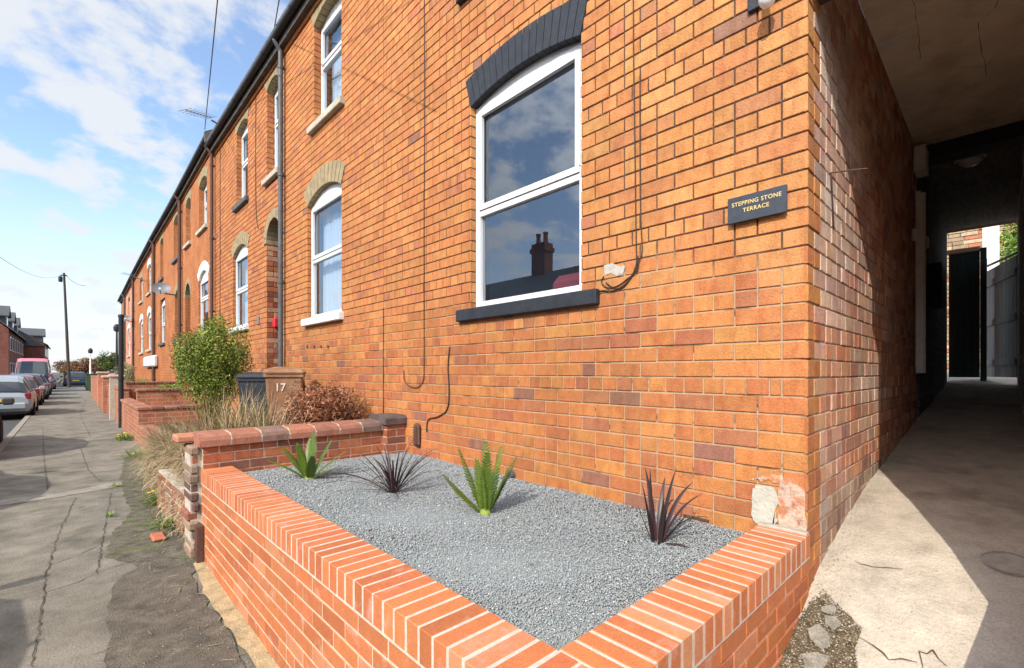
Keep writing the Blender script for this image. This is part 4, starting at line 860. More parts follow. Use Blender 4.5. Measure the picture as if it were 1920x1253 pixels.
def frond(V,Fc,C,p0,az,length,lift,droop,col,n=20,lw=.042,wid=.0062):
    "stiff pinnate palm frond with short saw-like leaflets"
    p=Vector(p0); h=Vector((math.cos(az),math.sin(az),0)); side=Vector((-h.y,h.x,0)); ang=lift; st=length/n; pts=[]
    for i in range(n+1):
        d=h*math.cos(ang)+Vector((0,0,math.sin(ang))); pts.append((p.copy(),d.copy(),side.cross(d))); p=p+d*st; ang-=droop/n
    for i,(q,d,nn) in enumerate(pts):
        t=i/n; 
        if t<.06: continue
        l=lw*(.35+1.0*math.sin(math.pi*min(1,.12+t*.83)))*R.uniform(.9,1.1)
        for s in (-1,1):
            tip=q+(side*s*.85+d*.62+nn*.2).normalized()*l; k=len(V); w=wid+.004*(1-t)
            V+=[tuple(q-d*w),tuple(q+d*w),tuple(q*.45+tip*.55+d*w*1.0),tuple(tip),tuple(q*.45+tip*.55-d*w*1.2)]
            Fc+=[(k,k+1,k+2,k+4),(k+4,k+2,k+3,k+3)]; c=jit(col,.15,.06); C+=[c,c]
    for i in range(n):
        (a,d,nn),(b_,d2,nn2)=pts[i],pts[i+1]; w=.006*(1-i/n)+.0015; k=len(V); V+=[tuple(a-side*w+nn*.002),tuple(a+side*w+nn*.002),tuple(b_+side*w+nn2*.002),tuple(b_-side*w+nn2*.002)]; Fc.append((k,k+1,k+2,k+3)); C.append(jit((col[0]*1.3,col[1]*1.25,col[2]),.05))
def mesh_from(name,V,Fc,C,m,parent,smooth=False):
    o=MB(); o.v=V; o.f=[tuple(dict.fromkeys(f)) for f in Fc]; o.c=C; return o.build(name,m,parent,fixn=False,smooth=smooth)
gcol=(.125,.21,.022)
def cycad(x,y,label,fr,seed):
    global R; R=random.Random(seed); z=GZ-.01; o=thing('cordyline_palm',label,'plant',(x,y,z),'green palms in the planter')
    for (az,ln,lift,droop) in fr:
        V,Fc,C=[],[],[]; frond(V,Fc,C,(x+.012*math.cos(az),y+.012*math.sin(az),z),az,ln,lift,droop,jit(gcol,.15,.05)); mesh_from('frond',V,Fc,C,M_blade,o)
    g=MB(); g.lathe([(.03,0),(.034,.02),(.022,.06),(.0,.09)],(x,y,z-.01),10); g.build('stem',mat('palm_stem',(.22,.28,.05),.7),o)
# direction helpers: image-right is (cc_,-sc_), away is (sc_,cc_)
RA=math.atan2(-sc_,cc_); AW=math.atan2(cc_,sc_)
def az(deg): return RA+math.radians(deg)    # 0 = to the right in the picture, 90 = away, 180 = left
x,y=gnd(580,897,GZ); cycad(x,y,'green spiky palm at the far end of the planter, by the old coping',[(az(170),.34,1.0,.35),(az(150),.30,1.25,.25),(az(20),.33,.85,.35),(az(40),.33,1.2,.25),(az(90),.36,1.45,.1),(az(250),.30,1.3,.2),(az(200),.32,.75,.4),(az(300),.28,1.0,.3),(az(350),.27,.5,.1),(az(110),.33,1.2,.2)],3)
x,y=gnd(910,962,GZ); cycad(x,y,'green spiky palm in the middle of the planter, nearer the house',[(az(170),.33,.72,-.05),(az(160),.40,1.22,.10),(az(20),.37,1.12,.12),(az(40),.40,1.33,.05),(az(90),.42,1.5,.05),(az(240),.34,1.38,.05),(az(280),.38,1.4,.05),(az(0),.33,1.2,.1)],4)
def darkplant(x,y,label,fr,seed,wd=.010):
    global R; R=random.Random(seed); z=GZ-.008; o=thing('flax_plant',label,'plant',(x,y,z),'dark flax plants in the planter')
    for (a,ln,lift,droop,w) in fr:
        V,Fc,C=[],[],[]; c=R.choice([(.045,.022,.026),(.07,.028,.035),(.035,.024,.022),(.09,.035,.045)]); blade(V,Fc,C,(x+.02*math.cos(a),y+.02*math.sin(a),z),(math.cos(a),math.sin(a)),ln,w,lift,droop,c,10,.35,tipc=(.03,.022,.02),twist=R.uniform(-.6,.6)); mesh_from('blade',V,Fc,C,M_blade,o,smooth=True)
x,y=gnd(738,922,GZ); RR=random.Random(5); fr=[]
for k in range(38):
    a=az(RR.uniform(0,360)); fr.append((a,RR.uniform(.26,.50),RR.uniform(.6,1.4),RR.uniform(.3,1.7),RR.uniform(.0045,.008)))
fr+= [(az(195),.58,.65,1.3,.010),(az(200),.60,.5,1.25,.010),(az(0),.36,.9,.5,.007),(az(15),.38,.75,.6,.007),(az(165),.40,1.0,.6,.007)]
darkplant(x,y,'dark bronze grass-like plant with many thin arching blades in the planter',fr,6)
x,y=gnd(1232,1016,GZ); fr=[(az(100),.38,1.42,.5,.016),(az(60),.34,1.3,.7,.015),(az(20),.36,1.25,.9,.014),(az(170),.20,1.2,.0,.012),(az(150),.30,1.45,.2,.016),(az(10),.34,1.12,1.0,.010),(az(30),.38,1.38,.4,.013),(az(200),.26,1.45,.3,.015),(az(0),.30,.95,1.5,.006),(az(50),.33,1.2,1.9,.006),(az(330),.14,.3,.8,.008),(az(280),.25,1.4,.1,.013),(az(10),.20,.8,.1,.012),(az(120),.37,1.5,.0,.013)]
darkplant(x,y,'dark maroon plant with broad upright blades at the corner end of the planter',fr,8)
R=random.Random(21)
def leafcloud(ctr,rad,n,size,cols,seed=0,clumps=26,shape=.55,fill=.35,flat=.7):
    rs=np.random.RandomState(seed); ctr=np.array(ctr);rad=np.array(rad)
    d=rs.normal(size=(clumps,3)); d/=np.linalg.norm(d,axis=1)[:,None]; cc=d*(rs.uniform(fill,1,(clumps,1)))**.6*.72
    cr=rs.uniform(.22,.42,clumps); idx=rs.randint(0,clumps,n); e=rs.normal(size=(n,3)); e/=np.linalg.norm(e,axis=1)[:,None]; p=cc[idx]+e*(cr[idx]*rs.uniform(.35,1.1,n)**.5)[:,None]
    P=ctr+p*rad; s=rs.uniform(.6,1.3,n)*size; a=rs.normal(size=(n,3)); a/=np.linalg.norm(a,axis=1)[:,None]; b=rs.normal(size=(n,3)); b-= (b*a).sum(1)[:,None]*a; b/=np.linalg.norm(b,axis=1)[:,None]
    V=np.stack([P-a*s[:,None],P+b*s[:,None]*shape*.6,P+a*s[:,None],P-b*s[:,None]*shape*.6],1).reshape(-1,3); Fc=(np.arange(n)[:,None]*4+np.arange(4)[None])
    cl=np.array(cols)[rs.randint(0,len(cols),n)]*rs.uniform(.7,1.3,(n,1))*(rs.uniform(.75,1.2,clumps)[idx])[:,None]
    return V,Fc,cl
def shrub(name,label,cat,ctr,rad,n,size,cols,seed,z0,stemm=M_bark,ns=14,clumps=26,shape=.55,group=None,sr=.012):
    o=thing(name,label,cat,(ctr[0],ctr[1],z0),group); V,Fc,cl=leafcloud(ctr,rad,n,size,cols,seed,clumps,shape); np_mesh('foliage',V,Fc,M_leaf,o,cl)
    g=MB(); rr=random.Random(seed)
    for k in range(ns):
        e=Vector((ctr[0]+rr.uniform(-.8,.8)*rad[0],ctr[1]+rr.uniform(-.8,.8)*rad[1],ctr[2]+rr.uniform(-.1,.8)*rad[2])); b_=Vector((ctr[0]+rr.uniform(-.1,.1)*rad[0],ctr[1]+rr.uniform(-.1,.1)*rad[1],z0)); m1=b_.lerp(e,.5)+Vector((rr.uniform(-.1,.1)*rad[0],rr.uniform(-.1,.1)*rad[1],.05)); g.tube([b_,m1,e],[sr,sr*.7,sr*.3],6)
    g.build('branches',stemm,o); return o
def raised(name,x0,x1,y0,y1,z,m=M_soil):
    g=MB(); g.box(x0,x1,y0,y1,-.1,z); tag(g.build(name,m),kind='structure')
raised('garden_soil',-1.55,0.0,4.72,8.3,.52); raised('garden_path',-1.5,0,8.3,9.4,.30,M_pave); raised('garden_soil',-1.31,0,9.4,13,.40); raised('garden_soil',-1.3,0,13,39,.5)
# green shrub
shrub('green_shrub','bright green leafy shrub in front of the terrace windows','shrub',(-.90,8.70,1.66),(.60,.74,.88),25000,.022,[(.12,.17,.02),(.19,.25,.03),(.07,.11,.012),(.26,.30,.05)],31,.5,ns=20,clumps=70)
shrub('brown_shrub','dead rust brown shrub behind the old capped wall','shrub',(-.42,5.42,.95),(.50,.80,.50),19000,.022,[(.25,.09,.04),(.34,.13,.06),(.11,.045,.025),(.40,.19,.10)],37,.52,ns=30,clumps=60,shape=.45)
# dead upright flower stems
# tall dried grass: blades
def grassclump(name,label,base_fn,n,lenr,liftr,droopr,w,cols,seed,dir_fn=None,kind=None,cat='grass',org=(0,0,0)):
    rr=random.Random(seed); V,Fc,C=[],[],[]
    for k in range(n):
        p=base_fn(rr); a=dir_fn(rr) if dir_fn else rr.uniform(0,6.28); blade(V,Fc,C,p,(math.cos(a),math.sin(a)),rr.uniform(*lenr),w*rr.uniform(.6,1.3),rr.uniform(*liftr),rr.uniform(*droopr),rr.choice(cols),6,.2)
    o=MB(); o.v=V;o.f=Fc;o.c=C; q=o.build(name,M_leaf,None,org=org,fixn=False); tag(q,label,cat,kind=kind); return q
straw=[(.54,.40,.23),(.60,.47,.30),(.40,.27,.14),(.48,.36,.20),(.28,.22,.10)]
grassclump('dried_grass','tan dried grass tumbling over the old garden wall onto the pavement',lambda r:(lambda a,t:(-1.40-.36*t**.7,a,.56-.50*t*t+r.uniform(-.08,.10)))(r.uniform(5.0,8.4),r.random()),3900,(.14,.38),(-.2,1.4),(.6,3.4),.0048,straw,41,lambda r:r.uniform(math.pi*.55,math.pi*1.6),kind='stuff',org=(-1.5,6.2,.5))
grassclump('ornamental_grass','upright clump of dry reddish stems beside the wheelie bins','' or (lambda r:(-1.15+r.gauss(0,.2),6.0+r.gauss(0,.45),.52)),2100,(.25,.95),(.5,1.5),(.1,1.3),.0036,straw+[(.34,.15,.10),(.16,.20,.04),(.20,.20,.05)],43,org=(-1.05,6.2,.5),cat='plant')
grassclump('dried_grass','low tan grass along the wall foot beyond the old pier',lambda r:(r.uniform(-1.70,-1.3),r.uniform(7.2,8.8),.10+r.uniform(0,.45)),1600,(.2,.5),(.1,1.3),(.5,1.8),.0035,straw+[(.14,.18,.04)],44,lambda r:r.uniform(math.pi*.7,math.pi*1.4),kind='stuff',org=(-1.7,8.5,.1))
# green weeds on the pavement edge
def weed(px,py,label,n=160,spread=.10,ln=(.05,.14),flowers=0,z=0.01):
    x,y=gnd(px,py,z); o=thing('weed',label,'weed',(x,y,z),'weeds along the pavement edge'); rr=random.Random(px); V,Fc,C=[],[],[]
    for k in range(n):
        a=rr.uniform(0,6.28); r_=abs(rr.gauss(0,spread)); blade(V,Fc,C,(x+r_*math.cos(a)*.8,y+r_*math.sin(a)*1.5,z),(math.cos(a),math.sin(a)),rr.uniform(*ln),.006,rr.uniform(.1,1.3),rr.uniform(.2,1),rr.choice([(.12,.22,.03),(.2,.3,.05),(.08,.14,.02),(.3,.33,.08)]),4,.2)
    m=MB(); m.v=V;m.f=Fc;m.c=C; m.build('leaves',M_leaf,o,fixn=False)
    if flowers:
        g=MB()
        for k in range(flowers):
            a=rr.uniform(0,6.28); r_=rr.uniform(0,spread*1.2); c=(x+r_*math.cos(a),y+r_*math.sin(a)*1.5,z+rr.uniform(.06,.16)); g.lathe([(.0,.0),(.022,.004),(.024,.01),(.0,.016)],c,9)
        g.build('flowers',mat('dandelion_yellow',(.75,.55,.01),.6,.1),o)
weed(322,985,'green weed tuft on the dark earth at the foot of the broken pier',260,.10); weed(298,942,'yellow green weeds spilling below the dried grass',240,.10,(.06,.16),4); weed(205,968,'tiny weed in the pavement joint',40,.05,(.02,.05)); weed(218,912,'small weed at the pale slab joint',50,.05,(.02,.05))
weed(236,824,'dandelion clump with yellow flowers at the foot of the black post',260,.16,(.08,.2),7); weed(212,772,'dandelion clump beside the far garden wall',240,.16,(.08,.2),7); weed(205,760,'leafy green weeds along the far wall foot',200,.2,(.08,.25)); weed(262,858,'leafy green weeds between the post and the dried grass',260,.16,(.08,.22),2)
# bits of old brick on the pavement
for px,py,l_ in ((296,1008,'flat fragment of red brick lying on the mossy pavement'),):
    x,y=gnd(px,py,.02); g=MB(); g.cbox(x-.05,x+.05,y-.11,y+.10,.012,.045,.012,(.45,.15,.08)); tag(g.build('brick_fragment',M_brick,None,org=(x,y,0)),l_,'brick')
# ---------------------------------------------------------------- old boundary wall, pier and garden walls
ow=thing('boundary_wall','old brick cross wall with a dark bullnose coping between planter and brown shrub','wall',(-.9,4.58,0))
def ocol(u,z): return jit(R.choice([(.46,.14,.065),(.40,.12,.06),(.52,.18,.08),(.25,.10,.07)]),.1,.05)
YO=4.462
m_=MB(); m_.box(-1.80,-.22,YO+.006,YO+.22,.0,.905); core=m_.build('wall_body',M_cream,ow)
b=MB(); lay(b,(0,YO,0),(1,0,0),(0,-1,0),-1.80,-.22,.2,.905,ocol,ph=.0765,L0=.225,joint=.011,heads=0,hp=.1); b.build('bricks',M_brick,core)
b=MB(); xx=-1.83; k=0
while xx<-.24:
    w=min(.232,-.225-xx); c=jit(R.choice([(.33,.15,.10),(.42,.19,.12),(.24,.15,.12),(.40,.22,.15)]),.1,.05)
    pr=[(YO-.035,.905),(YO-.035,.955),(YO-.02,.985),(YO+.03,1.005),(YO+.20,1.015),(YO+.255,.99),(YO+.255,.905)]
    b.prism([(xx,yy,zz_) for yy,zz_ in pr],(w-.022,0,0),c); xx+=w
b.build('coping',M_brick,ow); m_=MB(); m_.prism([(-1.825,yy,zz_) for yy,zz_ in ((YO-.026,.906),(YO-.026,.955),(YO+.03,.999),(YO+.2,1.009),(YO+.25,.985),(YO+.25,.906))],(1.6,0,0)); m_.build('coping_mortar',M_cream,ow)
pr=thing('brick_pier','short brick pier with a dark blue capped top against the house wall','pier',(-.11,4.6,0))
m_=MB(); m_.box(-.214,0,YO-.094,YO+.20,.3,.965); core=m_.build('pier_body',M_cream,pr); b=MB(); lay(b,(0,YO-.10,0),(1,0,0),(0,-1,0),-.22,-.002,.5,.965,ocol,ph=.0765,L0=.225,joint=.011,heads=0); lay(b,(-.22,0,0),(0,1,0),(-1,0,0),YO-.10,YO+.21,.5,.965,ocol,ph=.0765,L0=.225,joint=.011,heads=0); b.build('bricks',M_brick,core)
m_=MB(); m_.prism([(-.245,yy,zz_) for yy,zz_ in ((YO-.13,.97),(YO-.13,1.03),(YO-.10,1.06),(YO+.22,1.06),(YO+.24,1.03),(YO+.24,.97))],(.243,0,0)); m_.build('cap',mat('blue_brick_cap',(.10,.075,.07),.6,.3,10,.3,50),pr)
# broken gate pier at the pavement
bp=thing('broken_pier','crumbling old brick and stone pier at the pavement corner of the old wall','pier',(-1.88,4.62,0)); m_=MB()
for i in range(12):
    z_=i*.076; w=R.uniform(-.015,.045) if i%3 else R.uniform(-.03,.03)
    for (a,c) in ((-1.895+w*.7,-1.83),):
        m_.cbox(a,c+.01,4.50+R.uniform(-.03,.03),4.80,z_,z_+.070,.012,jit(R.choice([(.38,.27,.18),(.30,.22,.16),(.42,.17,.10),(.5,.42,.32),(.16,.10,.08)]),.15))
m_.build('stones',M_brick,bp); m_=MB(); m_.box(-1.875,-1.80,4.53,4.78,0,.90); m_.build('core',M_sidemortar,bp); m_=MB(); m_.cbox(-1.95,-1.70,4.66,4.90,.925,.985,.012,(.45,.20,.12)); m_.build('cap_brick',M_brick,bp)
fw=thing('garden_wall','old leaning brick front wall half buried in dried grass','wall',(-1.8,6.3,0)); b=MB()
lay(b,(-1.72,0,0),(-.02,1,0),(-1,0,0),4.82,6.6,.0,.40,lambda u,z:jit(R.choice([(.38,.16,.09),(.30,.13,.08),(.45,.25,.15),(.22,.13,.09)]),.15),ph=.0765,L0=.225,joint=.012,heads=0,hp=.3,jitter=.008,cham=.006); b.build('bricks',M_brick,fw)
m_=MB(); m_.prism([(-1.808,4.82,0),(-1.60,4.82,0),(-1.60,4.82,.40),(-1.808,4.82,.40)],(-.035,1.78,0)); m_.build('core',M_sidemortar,fw)
def gwall(x0,x1,y0,y1,z,label,copm=None,m=M_oldbrick,h=.07):
    o=thing('garden_wall',label,'wall',((x0+x1)/2,(y0+y1)/2,0),'low garden walls along the terrace'); g=MB(); g.box(x0,x1,y0,y1,-.05,z-h); g.build('wall_body',m,o)
    g=MB()
    if y1-y0>x1-x0:
        yy=y0-.02
        while yy<y1: e=min(yy+.24,y1+.02); g.cbox(x0-.03,x1+.03,yy,e-.012,z-h,z+R.uniform(-.004,.004),.015,jit((.42,.19,.12),.2)); yy+=.24
    else:
        xx=x0-.02
        while xx<x1: e=min(xx+.24,x1+.02); g.cbox(xx,e-.012,y0-.03,y1+.03,z-h,z+R.uniform(-.004,.004),.015,jit((.30,.16,.11),.25)); xx+=.24
    g.build('coping',copm or M_brick,o); return o
gwall(-1.52,-1.30,12.35,17.2,.78,'low brick front wall with coping just right of the black post'); gwall(-1.30,0,12.35,12.57,.78,'cross wall at the near corner of the garden right of the black post')
gwall(-1.3,-.05,15.2,15.42,1.08,'dark coped cross wall behind the nearest garden corner'); gwall(-1.3,-.05,18.3,18.52,1.22,'dark coped cross wall second from the shrub')
gwall(-1.52,-1.3,9.4,12.3,.42,'low wall hidden behind weeds and dried grass')
gwall(-1.50,-1.28,17.6,27.0,1.05,'brick front wall further along behind the black post'); gwall(-1.5,-1.28,27.3,39.5,1.30,'tallest far stretch of brick garden wall near the green cabinet')
def gpier(x,y,w,z,label,m):
    o=thing('gate_pier',label,'pier',(x,y,0),'gate piers along the terrace'); g=MB(); g.box(x-w/2,x+w/2,y-w/2,y+w/2,0,z); g.build('pier_body',m,o); g=MB(); g.cbox(x-w/2-.04,x+w/2+.04,y-w/2-.04,y+w/2+.04,z,z+.08,.02); g.build('cap',M_sillstone,o)
gpier(-1.45,19.4,.34,1.35,'pale rendered gate pier beyond the black post',M_sillstone); gpier(-1.45,23.0,.36,1.30,'brick gate pier beyond the pale rendered one',M_oldbrick); gpier(-1.45,27.15,.36,1.45,'brick gate pier nearest the green cabinet',M_farbrickpink)
# shrubs in the far gardens
shrub('garden_bush','small green bush behind the dark coped cross walls','bush',(-.7,19.8,1.05),(.5,.9,.28),3500,.03,[(.12,.2,.03),(.2,.28,.05)],51,.5,ns=8,group='small bushes in the far gardens'); shrub('garden_bush','pale straggly bush beside the pale gate pier','bush',(-1.1,21.5,1.45),(.35,.6,.5),2500,.03,[(.25,.27,.12),(.3,.3,.18)],52,.5,ns=8,group='small bushes in the far gardens')
shrub('garden_bush','low green growth on top of the nearest cross wall','bush',(-.6,15.6,1.02),(.55,.6,.22),3000,.025,[(.12,.2,.03),(.22,.3,.05)],53,.5,ns=8,group='small bushes in the far gardens')
# ---------------------------------------------------------------- wheelie bins
def bin_(x,y,z,rot,m,label,num=None):
    o=thing('wheelie_bin',label,'bin',(x,y,z),'wheelie bins in the garden'); o.rotation_euler=(0,0,rot); o.scale=(.86,.86,.95); ORG[o.name]=Vector((0,0,0))
    g=MB(); P=[(.20,.24,.12),(.27,.29,.96)]
    def ringp(hx,hy,zz_,k=.03): return [(-hx+k,-hy,zz_),(hx-k,-hy,zz_),(hx,-hy+k,zz_),(hx,hy-k,zz_),(hx-k,hy,zz_),(-hx+k,hy,zz_),(-hx,hy-k,zz_),(-hx,-hy+k,zz_)]
    prof=[(.19,.23,.10),(.205,.245,.14),(.255,.30,.88),(.255,.30,.94),(.285,.325,.945),(.285,.325,.985)]
    k0=0
    for (hx,hy,zz_) in prof: g.v+=ringp(hx,hy,zz_)
    for i in range(len(prof)-1):
        for j in range(8): q=(j+1)%8; g.face((i*8+j,i*8+q,(i+1)*8+q,(i+1)*8+j))
    g.face(tuple(range(7,-1,-1))); g.face(tuple(len(prof)*8-8+j for j in range(8))); g.build('body',m,o)
    g=MB(); pr=[(.295,.34,.99),(.30,.345,1.01),(.27,.31,1.05),(.15,.18,1.085)]
    for (hx,hy,zz_) in pr: g.v+=ringp(hx,hy,zz_,.05)
    for i in range(len(pr)-1):
        for j in range(8): q=(j+1)%8; g.face((i*8+j,i*8+q,(i+1)*8+q,(i+1)*8+j))
    g.face(tuple(range(7,-1,-1))); g.face(tuple(24+j for j in range(8))); g.build('lid',m,o)
    g=MB(); g.tube([(-.24,.40,1.0),(.24,.40,1.0)],.016,8); g.tube([(-.24,.32,.97),(-.24,.40,1.0)],.014,6); g.tube([(.24,.32,.97),(.24,.40,1.0)],.014,6); g.build('handle',m,o)
    for s in (-1,1): g=MB(); g.lathe([(.0,0),(.10,0),(.10,.05),(.0,.05)],(s*.24-(.0 if s>0 else .05),.27,.10),16,'x'); g.build('wheel',M_tyre,o)
    if num: text(num,.15,(-.06,-.303,.80),(math.pi/2+.074,0,0),mat('faded_number_paint',(.66,.58,.48),.7),o,'number',ext=.002)
    return o
bx,by=-.47,6.65
bin_(bx,by,.55,math.radians(-20),M_bbin,'brown wheelie bin with a painted 17 on its front','17'); bin_(-.47,7.9,.48,math.radians(-25),M_kbin,'black wheelie bin left of the brown one')
g=MB(); q=fac(571,713); 
gm=thing('gas_meter','small dark meter fixed to the brick wall right of the brown bin','meter',(0,7.35,1.2)); g.cbox(-.09,-.002,7.22,7.44,1.22,1.38,.03); g.build('meter_body',M_kbin,gm); g=MB(); g.tube([(-.05,7.27,1.37),(-.05,7.27,1.47)],.018,8); g.tube([(-.05,7.38,1.37),(-.05,7.38,1.47)],.018,8); g.build('meter_pipes',M_kbin,gm)
# ---------------------------------------------------------------- posts, poles, cabinet, wires
x,y=gnd(227,802); o=thing('black_post','tall black metal post at the garden wall','post',(x,y,0)); g=MB(); g.tube([(x,y,-.1),(x,y,3.02)],.058,14); g.build('shaft',M_gutter,o); g=MB(); g.lathe([(.068,0),(.068,.05),(.05,.08),(.0,.09)],(x,y,3.0),14); g.build('cap',M_gutter,o)
g=MB(); g.lathe([(.07,0),(.07,.04)],(x,y,1.30),14); g.build('collar',M_gutter,o)
def pole(bx,by,tx,ty,zt,label,r0=.15,name='telegraph_pole',m=M_polew):
    o=thing(name,label,'pole',(bx,by,0),'telegraph poles'); g=MB(); g.tube([(bx,by,-.2),((bx+tx)/2,(by+ty)/2,zt/2),(tx,ty,zt)],[r0,r0*.85,r0*.65],12); g.build('shaft',m,o)
    g=MB(); g.lathe([(.14,0),(.16,.1),(.16,.45),(.1,.55)],(tx-.25,ty,zt-.9),12); g.build('terminal_box',M_gutter,o); g=MB(); 
    for k in (-.2,.2): g.tube([(tx-.25,ty+k,zt-.25),(tx+.25,ty+k,zt-.25)],.03,6)
    g.build('crossarm',M_gutter,o); return o
bx_,by_=gnd(130,727); t_=(120-960)/F; dd=math.dist((bx_,by_),(CX,0)); 
def at_depth(px,py,d): t=(px-960)/F; return ((sc_+cc_*t)*d+CX,(cc_-sc_*t)*d,H+(HZ-py)/F*d)
dp=H*F/(727-HZ); tp=at_depth(120,512,dp); pole(bx_,by_,tp[0],tp[1],tp[2],'tall dark telegraph pole rising beside the parked cars',.13)
pole(-2.9,-9,-2.9,-9,9.6,'telegraph pole behind the viewpoint carrying the house wires',.14)
def wire(a,b_,sag,r,label):
    a,b_=Vector(a),Vector(b_); P=[a.lerp(b_,i/16)-Vector((0,0,sag*4*(i/16)*(1-i/16))) for i in range(17)]; g=MB(); g.tube(P,r,5); tag(g.build('overhead_wire',M_black,None,org=tuple(a)),label,'wire','overhead telephone wires')
wa=fac(384,243,-.1); D1=Vector(at_depth(408,0,7.0)); dirw=(D1-Vector(wa)); E1=Vector(wa)+dirw*2.1
wire(wa,E1,.0,.009,'overhead wire running up to the top of the picture from the raised roof corner')
wb=fac(514,55,-.1); D2=Vector(at_depth(527,-20,6.0)); wire(wb,Vector(wb)+(D2-Vector(wb))*2.6,.0,.008,'short overhead wire above the gutter at the top of the tall downpipe')
wire(tp,at_depth(160,536,38),.3,.02,'wire stub leading right from the telegraph pole top'); wire(at_depth(-40,452,18),tp,.9,.010,'wire sagging in from the left edge to the telegraph pole')
# far lamp and posts
def lamp(px,pyb,pyt,d,label,m=M_gutter):
    b_=at_depth(px,pyb,d); t=at_depth(px,pyt,d); o=thing('street_lamp',label,'street lamp',(b_[0],b_[1],0),'street lamps in the distance'); g=MB(); g.tube([(b_[0],b_[1],0),(b_[0],b_[1],t[2])],[.09,.05],10); g.build('column',m,o)
    g=MB(); g.lathe([(.05,-.05),(.16,0),(.18,.25),(.10,.42),(.0,.46)],(b_[0],b_[1],t[2]-.1),12); g.build('lantern',M_gutter,o)
lamp(219,720,618,30,'dark lamp column close behind the black post'); lamp(169.5,712,660,44,'pale sign column with a small dark head above the green cabinet',M_metalw)
c=at_depth(173,732,38.5); g=thing('street_cabinet','green telephone cabinet standing at the far end of the pavement','cabinet',(c[0],c[1],0)); k=MB(); k.cbox(c[0]-.40,c[0]+.50,c[1]-.22,c[1]+.22,.0,1.30,.03); k.build('cabinet_body',M_cab,g); k=MB(); k.cbox(c[0]-.44,c[0]+.54,c[1]-.26,c[1]+.26,1.30,1.38,.02); k.build('cabinet_top',M_cab,g); k=MB(); k.box(c[0]+.045,c[0]+.055,c[1]-.226,c[1]-.22,.1,1.25); k.build('door_gap',M_gutter,g)
